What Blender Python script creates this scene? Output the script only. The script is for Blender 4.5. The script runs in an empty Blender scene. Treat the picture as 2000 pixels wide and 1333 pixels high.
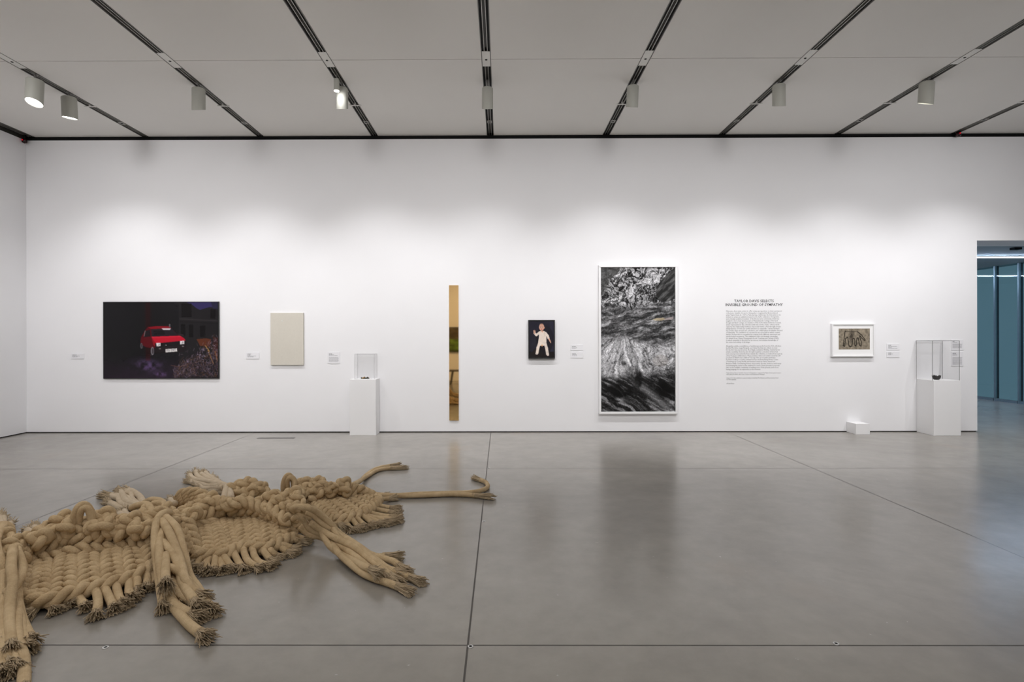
import bpy, math, random
import numpy as np
from mathutils import Matrix, Vector

# ------------------------------------------------------------------ camera, world, exposure
SC = bpy.context.scene
COL = SC.collection
F = 1080.0                       # focal length in pixels of the 2000-wide frame
CX, CY = 973.7, 657.0            # principal point
S = 0.0082                       # metres per pixel on the long wall
D = F * S                        # distance of the long wall
CAM = Vector((0.0, 0.0, 1.5416))
ROT = Matrix.Rotation(0.0049, 3, 'Z') @ Matrix.Rotation(math.pi / 2, 3, 'X') @ Matrix.Rotation(-0.0022, 3, 'Z')
cam_data = bpy.data.cameras.new('camera')
cam = bpy.data.objects.new('camera', cam_data)
COL.objects.link(cam)
cam.matrix_world = Matrix.Translation(CAM) @ ROT.to_4x4()
cam_data.sensor_width = 36.0
cam_data.sensor_fit = 'HORIZONTAL'
cam_data.lens = F / 2000.0 * 36.0
cam_data.shift_x = (1000.0 - CX) / 2000.0
cam_data.shift_y = (CY - 666.5) / 2000.0
SC.camera = cam

VS = SC.view_settings
VS.view_transform = 'Standard'
VS.look = 'None'
VS.gamma = 1.0
VS.use_curve_mapping = False
VS.exposure = 0.0
SC.cycles.max_bounces = 10
SC.cycles.diffuse_bounces = 6
SC.cycles.transparent_max_bounces = 24

world = bpy.data.worlds.new('dusk_outside')
SC.world = world
world.use_nodes = True
_bg = world.node_tree.nodes['Background']
_bg.inputs[0].default_value = (0.10, 0.165, 0.205, 1)      # blue evening light beyond the glass
_bg.inputs[1].default_value = 1.0

CEIL = 4.764                     # underside of the ceiling panels
TRACK_X = [-7.55, -5.715, -3.862, -2.025, -0.168, 1.685, 3.538, 5.383, 7.236, 9.09, 10.94]
LAMP_Y = 7.05


def spot(name, loc, target, watts, size=95, blend=1.0, radius=0.05, color=(1.0, 0.965, 0.925)):
    l = bpy.data.lights.new(name, 'SPOT')
    l.energy = watts
    l.spot_size = math.radians(size)
    l.spot_blend = blend
    l.shadow_soft_size = radius
    l.color = color
    o = bpy.data.objects.new(name, l)
    COL.objects.link(o)
    o.location = loc
    o.rotation_euler = (Vector(target) - Vector(loc)).to_track_quat('-Z', 'Y').to_euler()
    return o


# track lamps that wash the long wall (x, watts, aim x, aim z)
XL_WALL = -7.6
COOL, WARM = (1.0, 0.985, 0.992), (1.0, 0.955, 0.91)
WALL_LAMPS = [(-3.862, 145, -3.9, -0.3), (-2.025, 150, -1.8, -0.3), (-0.168, 125, -0.4, -0.3),
              (1.685, 165, 1.75, -0.3), (3.538, 165, 3.5, -0.3), (5.383, 155, 5.3, -0.4), (7.236, 180, 6.9, -0.4)]
for _x, _w, _tx, _tz in WALL_LAMPS:
    spot('wall_spot', (_x, LAMP_Y + 0.05, 4.42), (_tx, D, _tz), _w, 100, color=COOL)
spot('corner_spot', (-5.715, 7.26, 4.40), (-6.0, D, -0.2), 130, 104, color=COOL)
spot('added_side_wall_fill', (-5.715, 4.9, 4.42), (XL_WALL, 6.6, 1.6), 75, 105, radius=0.1, color=(1.0, 0.965, 0.985))  # unseen spot added to brighten the left wall
spot('floor_spot', (-5.70, 6.72, 4.36), (-4.6, 3.4, 0.0), 130, 110, color=COOL)
# unseen spots added further back along the tracks to even out the whole wall
for _x, _w in [(-5.715, 370), (-3.862, 170), (-2.025, 230), (-0.168, 215), (1.685, 225), (3.538, 230), (5.383, 225), (7.236, 300)]:
    spot('added_long_wall_fill', (_x, 3.3, 4.40), (_x * 1.03, D, 2.2), _w, 72, radius=0.4, color=COOL)
# unseen spots added over the floor as fill light for the room
for _x, _y, _w in [(-5.715, 3.4, 80), (-3.862, 2.6, 92), (-2.025, 4.0, 60), (-0.168, 1.4, 70), (1.685, 3.4, 50),
                   (3.538, 1.4, 70), (5.383, 3.4, 60), (7.236, 1.8, 70), (9.09, 3.6, 90)]:
    spot('added_room_fill', (_x, _y, 4.45), (_x * 0.95, _y + 0.2, 0.0), _w, 130, radius=0.08, color=WARM)
for _x, _w in [(-5.715, 190), (-3.862, 250), (-0.168, 270), (3.538, 130), (7.236, 130)]:
    spot('added_back_wall_fill', (_x, 0.4, 4.45), (_x, -1.6, 1.9), _w, 110, color=WARM)  # added spots out of view, brightening the wall behind the camera

random.seed(7)
RNG = np.random.RandomState(11)


# ------------------------------------------------------------------ pixel rays
def ray(px, py):
    d = ROT @ Vector(((px - CX) / F, -(py - CY) / F, -1.0))
    return d


def on_y(px, py, y):
    d = ray(px, py)
    return CAM + d * ((y - CAM.y) / d.y)


def on_z(px, py, z=0.0):
    d = ray(px, py)
    return CAM + d * ((z - CAM.z) / d.z)


def W(px, py, off=0.0):
    return on_y(px, py, D - off)


# ------------------------------------------------------------------ helpers: materials
def lin(c):
    return tuple(((x / 255.0) / 12.92 if x / 255.0 <= 0.04045 else ((x / 255.0 + 0.055) / 1.055) ** 2.4) for x in c)


def pmat(name, rgb, rough=0.6, metal=0.0, var=0.06, scale=6.0, bump=0.0, bscale=60.0, spec=0.5):
    m = bpy.data.materials.new(name)
    m.use_nodes = True
    nt = m.node_tree
    b = nt.nodes['Principled BSDF']
    tc = nt.nodes.new('ShaderNodeTexCoord')
    n = nt.nodes.new('ShaderNodeTexNoise')
    n.inputs['Scale'].default_value = scale
    n.inputs['Detail'].default_value = 5
    r = nt.nodes.new('ShaderNodeValToRGB')
    c = lin(rgb)
    r.color_ramp.elements[0].position = 0.3
    r.color_ramp.elements[1].position = 0.7
    r.color_ramp.elements[0].color = tuple(x * (1 - var) for x in c) + (1,)
    r.color_ramp.elements[1].color = tuple(min(1, x * (1 + var)) for x in c) + (1,)
    nt.links.new(tc.outputs['Object'], n.inputs['Vector'])
    nt.links.new(n.outputs['Fac'], r.inputs['Fac'])
    nt.links.new(r.outputs['Color'], b.inputs['Base Color'])
    b.inputs['Roughness'].default_value = rough
    b.inputs['Metallic'].default_value = metal
    b.inputs['Specular IOR Level'].default_value = spec
    if bump > 0:
        n2 = nt.nodes.new('ShaderNodeTexNoise')
        n2.inputs['Scale'].default_value = bscale
        n2.inputs['Detail'].default_value = 4
        bp = nt.nodes.new('ShaderNodeBump')
        bp.inputs['Strength'].default_value = bump
        bp.inputs['Distance'].default_value = 0.01
        nt.links.new(tc.outputs['Object'], n2.inputs['Vector'])
        nt.links.new(n2.outputs['Fac'], bp.inputs['Height'])
        nt.links.new(bp.outputs['Normal'], b.inputs['Normal'])
    return m


def emat(name, rgb, strength):
    m = bpy.data.materials.new(name)
    m.use_nodes = True
    nt = m.node_tree
    nt.nodes.remove(nt.nodes['Principled BSDF'])
    e = nt.nodes.new('ShaderNodeEmission')
    e.inputs[0].default_value = lin(rgb) + (1,)
    e.inputs[1].default_value = strength
    nt.links.new(e.outputs[0], nt.nodes['Material Output'].inputs[0])
    return m


def glassmat(name, tint, gloss, trans=1.0):
    """thin clear sheet: transparent, with a fresnel reflection"""
    m = bpy.data.materials.new(name)
    m.use_nodes = True
    nt = m.node_tree
    nt.nodes.remove(nt.nodes['Principled BSDF'])
    t = nt.nodes.new('ShaderNodeBsdfTransparent')
    t.inputs[0].default_value = tint + (1,)
    g = nt.nodes.new('ShaderNodeBsdfGlossy')
    g.inputs['Roughness'].default_value = 0.02
    # Schlick reflectance from the angle of view, the same on both faces of the sheet
    lw = nt.nodes.new('ShaderNodeLayerWeight')
    lw.inputs[0].default_value = 0.5
    pw = nt.nodes.new('ShaderNodeMath')
    pw.operation = 'POWER'
    pw.inputs[1].default_value = 5.0
    nt.links.new(lw.outputs['Facing'], pw.inputs[0])
    mul = nt.nodes.new('ShaderNodeMath')
    mul.operation = 'MULTIPLY_ADD'
    mul.inputs[1].default_value = 0.96 * gloss
    mul.inputs[2].default_value = 0.04 * gloss
    nt.links.new(pw.outputs[0], mul.inputs[0])
    mx = nt.nodes.new('ShaderNodeMixShader')
    nt.links.new(mul.outputs[0], mx.inputs[0])
    nt.links.new(t.outputs[0], mx.inputs[1])
    nt.links.new(g.outputs[0], mx.inputs[2])
    nt.links.new(mx.outputs[0], nt.nodes['Material Output'].inputs[0])
    return m


# ------------------------------------------------------------------ helpers: mesh
class MB:
    def __init__(self):
        self.v, self.f, self.uv, self.n = [], [], [], 0

    def add(self, verts, faces, uvs=None):
        verts = np.asarray(verts, float).reshape(-1, 3)
        self.v.append(verts)
        for k, fc in enumerate(faces):
            self.f.append([i + self.n for i in fc])
            self.uv.extend(uvs[k] if uvs is not None else [(0.0, 0.0)] * len(fc))
        self.n += len(verts)

    def box(self, x0, x1, y0, y1, z0, z1):
        v = [(x, y, z) for x in (x0, x1) for y in (y0, y1) for z in (z0, z1)]
        self.add(v, [(0, 1, 3, 2), (4, 6, 7, 5), (0, 4, 5, 1), (2, 3, 7, 6), (0, 2, 6, 4), (1, 5, 7, 3)])
        return self

    def obox(self, mat, sx, sy, sz):
        v = [mat @ Vector((x * sx / 2, y * sy / 2, z * sz / 2)) for x in (-1, 1) for y in (-1, 1) for z in (-1, 1)]
        self.add([tuple(p) for p in v], [(0, 1, 3, 2), (4, 6, 7, 5), (0, 4, 5, 1), (2, 3, 7, 6), (0, 2, 6, 4), (1, 5, 7, 3)])
        return self

    def tube(self, pts, rad, sides=8, cap=True):
        P = np.asarray(pts, float)
        n = len(P)
        R = np.full(n, rad, float) if np.isscalar(rad) else np.asarray(rad, float)
        T = np.gradient(P, axis=0)
        T /= np.maximum(np.linalg.norm(T, axis=1, keepdims=True), 1e-9)
        N = np.zeros_like(P)
        a = np.array([0, 0, 1.0]) if abs(T[0][2]) < 0.9 else np.array([1.0, 0, 0])
        u = a - T[0] * a.dot(T[0])
        N[0] = u / np.linalg.norm(u)
        for i in range(1, n):
            u = N[i - 1] - T[i] * N[i - 1].dot(T[i])
            N[i] = u / max(np.linalg.norm(u), 1e-9)
        B = np.cross(T, N)
        th = np.linspace(0, 2 * math.pi, sides, endpoint=False)
        ring = (N[:, None, :] * np.cos(th)[None, :, None] + B[:, None, :] * np.sin(th)[None, :, None]) * R[:, None, None] + P[:, None, :]
        L = np.concatenate([[0], np.cumsum(np.linalg.norm(np.diff(P, axis=0), axis=1))])
        faces, uvs = [], []
        for i in range(n - 1):
            for j in range(sides):
                k = (j + 1) % sides
                faces.append((i * sides + j, i * sides + k, (i + 1) * sides + k, (i + 1) * sides + j))
                a0, a1 = j / sides, (j + 1) / sides
                uvs.append(((L[i], a0), (L[i], a1), (L[i + 1], a1), (L[i + 1], a0)))
        if cap:
            faces.append(tuple(range(sides - 1, -1, -1)))
            uvs.append([(0, 0)] * sides)
            faces.append(tuple((n - 1) * sides + j for j in range(sides)))
            uvs.append([(L[-1], 0)] * sides)
        self.add(ring.reshape(-1, 3), faces, uvs)
        return self

    def lathe(self, prof, center, seg=32, mat=None):
        """prof: list of (r, z); closed by caller"""
        c = Vector(center)
        v = []
        for r, z in prof:
            for k in range(seg):
                a = 2 * math.pi * k / seg
                p = Vector((r * math.cos(a), r * math.sin(a), z))
                if mat is not None:
                    p = mat @ p
                v.append(tuple(p + c))
        faces = []
        for i in range(len(prof) - 1):
            for k in range(seg):
                k2 = (k + 1) % seg
                faces.append((i * seg + k, i * seg + k2, (i + 1) * seg + k2, (i + 1) * seg + k))
        self.add(v, faces)
        return self


WLOC = {}


def link(name, mesh, mat, parent, loc, smooth):
    o = bpy.data.objects.new(name, mesh)
    COL.objects.link(o)
    if mat is not None:
        mesh.materials.append(mat)
    if smooth:
        mesh.shade_smooth()
    if parent is not None:
        o.parent = parent
        p = WLOC[parent.name]
        o.location = (loc[0] - p[0], loc[1] - p[1], loc[2] - p[2])
    else:
        o.location = loc
    WLOC[o.name] = tuple(loc)
    return o


def obj(name, mb, mat, parent=None, smooth=False, loc=None):
    V = np.concatenate(mb.v)
    if loc is None:
        lo, hi = V.min(0), V.max(0)
        loc = ((lo[0] + hi[0]) / 2, (lo[1] + hi[1]) / 2, lo[2])
    m = bpy.data.meshes.new(name)
    m.from_pydata((V - np.array(loc)).tolist(), [], mb.f)
    uvl = m.uv_layers.new(name='UVMap')
    uvl.data.foreach_set('uv', np.asarray(mb.uv, float).ravel())
    m.update()
    return link(name, m, mat, parent, loc, smooth)


def bevel(o, w=0.003, seg=2):
    b = o.modifiers.new('bevel', 'BEVEL')
    b.width = w
    b.segments = seg
    b.limit_method = 'ANGLE'
    return o


def thing(name, label, cat, loc, group=None):
    o = bpy.data.objects.new(name, None)
    COL.objects.link(o)
    o.location = loc
    o.empty_display_size = 0.1
    o['label'], o['category'] = label, cat
    if group:
        o['group'] = group
    WLOC[o.name] = tuple(loc)
    return o


def tag(o, label, cat, group=None):
    o['label'], o['category'] = label, cat
    if group:
        o['group'] = group
    return o


def struct(o):
    o['kind'] = 'structure'
    return o


# ------------------------------------------------------------------ materials
M_wall = pmat('white_wall_paint', (236, 236, 238), 0.75, var=0.012, scale=1.2, bump=0.02, bscale=200, spec=0.25)
M_ceil = pmat('ceiling_panel_paint', (231, 229, 225), 0.8, var=0.012, scale=0.8, spec=0.2)
M_black = pmat('matte_black', (14, 14, 14), 0.7, spec=0.2)
M_track = pmat('dark_track_metal', (62, 60, 57), 0.5, metal=0.3)
M_trackedge = pmat('grey_track_edge', (120, 118, 114), 0.45, metal=0.3)
M_rail = pmat('silver_rail', (165, 163, 158), 0.35, metal=0.6)
M_plate = pmat('white_plate', (225, 224, 220), 0.5)
M_lamp = pmat('lamp_housing_paint', (172, 172, 164), 0.45, var=0.01)
M_lampin = pmat('lamp_inner_white', (235, 235, 232), 0.4)
M_glow = emat('lamp_glow', (255, 250, 240), 9.0)
M_plinth = pmat('plinth_paint', (236, 236, 237), 0.6, var=0.01, scale=2)
M_edge = pmat('acrylic_edge', (150, 150, 152), 0.2, var=0.02)
M_edge_dark = pmat('acrylic_edge_dark', (112, 111, 112), 0.2, var=0.02)
M_acry = glassmat('clear_acrylic', (0.985, 0.985, 0.985), 0.5)
M_bframe = pmat('black_frame_lacquer', (12, 12, 13), 0.35)
M_wframe = pmat('white_frame_lacquer', (236, 236, 237), 0.45, var=0.01)
M_canvas = pmat('beige_canvas', (206, 201, 190), 0.85, var=0.02, scale=40, bump=0.15, bscale=600)
M_mat = pmat('mat_board', (240, 240, 240), 0.8, var=0.01)
M_card = pmat('label_card', (232, 232, 235), 0.6, var=0.01)
M_ink = pmat('grey_ink', (120, 120, 124), 0.7)
M_ink_lt = pmat('light_grey_ink', (170, 170, 174), 0.7)
M_text = pmat('wall_text_ink', (52, 52, 54), 0.7)
M_bronze = pmat('dark_bronze', (52, 50, 50), 0.4, metal=0.3, var=0.25, scale=60)
M_moss = pmat('dark_green_patina', (40, 44, 30), 0.5, var=0.4, scale=120)
M_gold = pmat('gold_glint', (170, 130, 70), 0.3, metal=0.9)
M_red = emat('red_diode', (230, 20, 40), 0.9)
M_redbody = pmat('dark_red_plastic', (46, 12, 16), 0.25)
M_wood = pmat('dark_stained_wood', (44, 30, 22), 0.4, var=0.3, scale=14)
M_steel = pmat('brushed_steel', (200, 200, 198), 0.3, metal=0.9)
M_floorslot = pmat('floor_slot_metal', (70, 68, 66), 0.4, metal=0.5)
M_mull = pmat('mullion_aluminium', (150, 165, 172), 0.3, metal=0.7)
M_mull_dark = pmat('mullion_dark_fin', (30, 38, 44), 0.5)
M_strip = emat('strip_light_white', (200, 223, 255), 60.0)
M_corr = pmat('corridor_ceiling_paint', (150, 158, 162), 0.6, var=0.02)

# polished gallery mirror
M_mirror = pmat('gold_mirror', (240, 200, 138), 0.03, metal=1.0, var=0.003)


def floor_material():
    m = bpy.data.materials.new('polished_concrete')
    m.use_nodes = True
    nt = m.node_tree
    L = nt.links.new
    b = nt.nodes['Principled BSDF']
    tc = nt.nodes.new('ShaderNodeTexCoord')
    sep = nt.nodes.new('ShaderNodeSeparateXYZ')
    L(tc.outputs['Object'], sep.inputs[0])

    def noise(scale, detail, rough=0.55, vec=None, dist=0.0):
        n = nt.nodes.new('ShaderNodeTexNoise')
        n.inputs['Scale'].default_value = scale
        n.inputs['Detail'].default_value = detail
        n.inputs['Roughness'].default_value = rough
        n.inputs['Distortion'].default_value = dist
        L(vec or tc.outputs['Object'], n.inputs['Vector'])
        return n.outputs['Fac']

    def ramp(fac, stops):
        r = nt.nodes.new('ShaderNodeValToRGB')
        els = r.color_ramp.elements
        while len(els) < len(stops):
            els.new(0.5)
        for e, (p, c) in zip(els, stops):
            e.position = p
            e.color = c + (1,)
        L(fac, r.inputs[0])
        return r.outputs[0]

    def math_(op, a, bb=None):
        n = nt.nodes.new('ShaderNodeMath')
        n.operation = op
        for i, q in enumerate((a, bb)):
            if q is None:
                continue
            if isinstance(q, (int, float)):
                n.inputs[i].default_value = q
            else:
                L(q, n.inputs[i])
        return n.outputs[0]

    def mix(kind, fac, a, c):
        n = nt.nodes.new('ShaderNodeMix')
        n.data_type = 'RGBA'
        n.blend_type = kind
        for sock, q in ((n.inputs[0], fac), (n.inputs[6], a), (n.inputs[7], c)):
            if isinstance(q, (int, float)):
                sock.default_value = q
            elif isinstance(q, tuple):
                sock.default_value = q + (1,)
            else:
                L(q, sock)
        return n.outputs[2]

    big = ramp(noise(0.45, 6, 0.6, dist=0.6), [(0.30, lin((134, 130, 123))), (0.52, lin((148, 144, 137))), (0.75, lin((160, 156, 149)))])
    fine = ramp(noise(4.5, 9, 0.65), [(0.30, (0.90, 0.90, 0.90)), (0.70, (1.05, 1.05, 1.05))])
    col = mix('MULTIPLY', 1.0, big, fine)
    tan = math_('MULTIPLY', ramp(noise(0.9, 4, 0.5, dist=0.4), [(0.62, (0, 0, 0)), (0.8, (1, 1, 1))]), 0.35)
    col = mix('MIX', tan, col, lin((150, 132, 112)))
    specks = math_('MULTIPLY', ramp(noise(26, 3, 0.5), [(0.735, (0, 0, 0)), (0.77, (1, 1, 1))]), 0.35)
    col = mix('MIX', specks, col, lin((205, 202, 196)))

    def joint(coord, period, phase, half):
        # distance to the nearest saw cut
        d = math_('ABSOLUTE', math_('SUBTRACT', math_('FRACT', math_('ADD', math_('DIVIDE', math_('SUBTRACT', coord, phase), period), 0.5)), 0.5))
        return math_('LESS_THAN', math_('MULTIPLY', d, period), half)

    jx = joint(sep.outputs[0], 3.78, -0.17, 0.0052)
    jy = joint(sep.outputs[1], 3.675, 6.43, 0.0055)
    j = math_('MAXIMUM', jx, jy)
    col = mix('MIX', math_('MULTIPLY', j, 0.85), col, lin((58, 55, 52)))
    L(col, b.inputs['Base Color'])
    rg = nt.nodes.new('ShaderNodeMapRange')
    rg.inputs['To Min'].default_value = 0.17
    rg.inputs['To Max'].default_value = 0.30
    L(noise(1.6, 7, 0.65, dist=0.3), rg.inputs[0])
    L(math_('ADD', rg.outputs[0], math_('MULTIPLY', j, 0.4)), b.inputs['Roughness'])
    b.inputs['Specular IOR Level'].default_value = 0.5
    bp = nt.nodes.new('ShaderNodeBump')
    bp.inputs['Strength'].default_value = 0.05
    bp.inputs['Distance'].default_value = 0.01
    L(noise(2.2, 6, 0.55), bp.inputs['Height'])
    L(bp.outputs[0], b.inputs['Normal'])
    return m


def rope_material(name, dark, light, bump=0.5):
    m = bpy.data.materials.new(name)
    m.use_nodes = True
    nt = m.node_tree
    L = nt.links.new
    b = nt.nodes['Principled BSDF']
    tc = nt.nodes.new('ShaderNodeTexCoord')
    n = nt.nodes.new('ShaderNodeTexNoise')
    n.inputs['Scale'].default_value = 7
    n.inputs['Detail'].default_value = 8
    n.inputs['Roughness'].default_value = 0.7
    L(tc.outputs['Object'], n.inputs['Vector'])
    r = nt.nodes.new('ShaderNodeValToRGB')
    r.color_ramp.elements[0].position = 0.32
    r.color_ramp.elements[1].position = 0.68
    r.color_ramp.elements[0].color = lin(dark) + (1,)
    r.color_ramp.elements[1].color = lin(light) + (1,)
    L(n.outputs['Fac'], r.inputs[0])
    # plaited jacket: two crossing diagonal waves in the rope's own coordinates
    hs = []
    sep = nt.nodes.new('ShaderNodeSeparateXYZ')
    L(tc.outputs['UV'], sep.inputs[0])
    for sgn in (1, -1):
        a = nt.nodes.new('ShaderNodeMath'); a.operation = 'MULTIPLY'; a.inputs[1].default_value = 75.0
        L(sep.outputs[0], a.inputs[0])
        c = nt.nodes.new('ShaderNodeMath'); c.operation = 'MULTIPLY'; c.inputs[1].default_value = 9.0 * sgn
        L(sep.outputs[1], c.inputs[0])
        d = nt.nodes.new('ShaderNodeMath'); d.operation = 'ADD'
        L(a.outputs[0], d.inputs[0]); L(c.outputs[0], d.inputs[1])
        e = nt.nodes.new('ShaderNodeMath'); e.operation = 'MULTIPLY'; e.inputs[1].default_value = 2 * math.pi
        L(d.outputs[0], e.inputs[0])
        s_ = nt.nodes.new('ShaderNodeMath'); s_.operation = 'SINE'
        L(e.outputs[0], s_.inputs[0])
        hs.append(s_.outputs[0])
    mx = nt.nodes.new('ShaderNodeMath'); mx.operation = 'MAXIMUM'
    L(hs[0], mx.inputs[0]); L(hs[1], mx.inputs[1])
    n2 = nt.nodes.new('ShaderNodeTexNoise')
    n2.inputs['Scale'].default_value = 90
    n2.inputs['Detail'].default_value = 4
    L(tc.outputs['Object'], n2.inputs['Vector'])
    ad = nt.nodes.new('ShaderNodeMath'); ad.operation = 'MULTIPLY_ADD'; ad.inputs[1].default_value = 0.35
    L(mx.outputs[0], ad.inputs[0]); L(n2.outputs['Fac'], ad.inputs[2])
    bp = nt.nodes.new('ShaderNodeBump')
    bp.inputs['Strength'].default_value = bump
    bp.inputs['Distance'].default_value = 0.003
    L(ad.outputs[0], bp.inputs['Height'])
    L(bp.outputs[0], b.inputs['Normal'])
    L(r.outputs[0], b.inputs['Base Color'])
    b.inputs['Roughness'].default_value = 0.9
    b.inputs['Specular IOR Level'].default_value = 0.15
    return m


M_floor = floor_material()
M_rope = rope_material('manila_rope', (174, 150, 115), (207, 184, 148))
M_rope_pale = rope_material('pale_rope', (186, 168, 143), (208, 192, 168))
M_fray = rope_material('frayed_rope', (164, 145, 118), (200, 182, 154), 0.3)
M_fray_core = pmat('frayed_rope_core', (64, 52, 40), 0.95, var=0.4, scale=200)

# ------------------------------------------------------------------ the room
XL, XR, YB = W(52, 700).x, 11.6, -1.55
WALL_TOP = 4.705
DOOR_X = W(1908.5, 660).x
DOOR_Z = W(1950, 470).z
WT = 0.58                                        # wall thickness at the opening
Y2 = 17.5                                        # far end of the corridor

struct(obj('floor', MB().box(XL - 0.3, XR + 0.3, YB - 0.3, Y2 + 0.3, -0.12, 0.0), M_floor, loc=(0, 0, 0)))
w = MB()
w.box(XL - 0.2, DOOR_X, D, D + WT, 0.016, WALL_TOP)
w.box(DOOR_X, XR, D, D + WT, DOOR_Z, WALL_TOP)
struct(obj('wall_back', w, M_wall, loc=(0, D, 0)))
struct(obj('wall_left', MB().box(XL - 0.2, XL, YB, D, 0.016, WALL_TOP), M_wall))
struct(obj('wall_right', MB().box(XR, XR + 0.2, YB, D + WT, 0.0, CEIL + 0.2), M_wall))
struct(obj('wall_front', MB().box(XL - 0.2, XR + 0.2, YB - 0.2, YB, 0.0, CEIL + 0.2), M_wall))
# dark shadow gaps at the foot and the head of the walls
struct(obj('baseboard_back', MB().box(XL - 0.2, DOOR_X - 0.01, D + 0.012, D + WT - 0.02, 0.0, 0.016), M_black))
struct(obj('baseboard_left', MB().box(XL - 0.2, XL - 0.012, YB, D, 0.0, 0.016), M_black))
struct(obj('trim_1', MB().box(XL - 0.2, XR, D + 0.03, D + WT, WALL_TOP, CEIL + 0.1), M_black))
struct(obj('trim_2', MB().box(XL - 0.2, XL - 0.01, YB, D, WALL_TOP, CEIL + 0.1), M_track))
# ceiling panels with open slots for the tracks and a joint across
c = MB()
edges = TRACK_X + [XR + 0.2]
for a, b2 in zip(edges[:-1], edges[1:]):
    x0 = a + 0.056
    x1 = b2 - (0.056 if b2 < XR else 0)
    for y0, y1 in ((YB, 2.755), (2.767, 6.425), (6.437, D + 0.012)):
        c.box(x0, x1, y0, y1, CEIL, CEIL + 0.06)
c.box(XL - 0.2, XR + 0.2, YB, D + WT, CEIL + 0.1, CEIL + 0.2)
struct(obj('ceiling', c, M_ceil))
struct(obj('trim_3', MB().box(XL, XR, YB, D, CEIL + 0.06, CEIL + 0.1), M_black))

# the corridor behind the opening
CZ = 3.16
struct(obj('ceiling_corridor', MB().box(5.0, XR + 0.3, D + WT, Y2, CZ, CZ + 0.1), M_corr))
struct(obj('wall_corridor_left', MB().box(4.8, 5.0, D + WT, Y2, 0.0, CZ + 0.1), M_corr))
struct(obj('wall_corridor_end', MB().box(4.8, XR + 0.3, Y2, Y2 + 0.2, 0.0, CZ + 0.1), M_corr))
M_glass = glassmat('corridor_glass', (0.80, 0.90, 0.92), 1.0)
gy = [9.46] + [13.04 + 0.6 * k for k in range(-5, 8)]
for k in range(len(gy) - 1):
    y0, y1 = gy[k], gy[k + 1]
    g = struct(obj('window_%d' % (k + 1), MB().box(XR, XR + 0.012, y0 + 0.02, y1 - 0.02, 0.06, CZ), M_glass))
    fr = MB()
    fr.box(XR - 0.025, XR + 0.02, y1 - 0.017, y1 + 0.017, 0.0, CZ)
    obj('mullion', fr, M_mull, g)
    fn = MB()
    fn.box(XR + 0.02, XR + 0.075, y1 - 0.013, y1 + 0.013, 0.0, CZ)
    obj('fin', fn, M_mull_dark, g)
    sl = MB()
    sl.box(XR - 0.03, XR + 0.03, y0 + 0.028, y1 - 0.028, 0.0, 0.06)
    obj('sill', sl, M_mull, g)

for yy, nm in ((11.36, 'ceiling strip light nearest the opening in the corridor'), (14.95, 'second ceiling strip light, deeper in the corridor')):
    t = thing('strip_light', 'long white ' + nm, 'strip light', (8.3, yy, CZ - 0.03), 'corridor ceiling strip lights')
    obj('housing', MB().box(5.05, XR - 0.05, yy - 0.04, yy + 0.04, CZ - 0.02, CZ - 0.001), M_mull, t)
    obj('diffuser', MB().box(5.08, XR - 0.06, yy - 0.03, yy + 0.03, CZ - 0.035, CZ - 0.02), M_strip, t)
p = on_z(1984, 484, CZ)
tag(obj('ceiling_sensor', MB().box(p.x - 0.07, p.x + 0.07, p.y - 0.05, p.y + 0.05, CZ - 0.04, CZ), M_black),
    'small black box on the corridor ceiling above the strip light', 'sensor')

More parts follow.
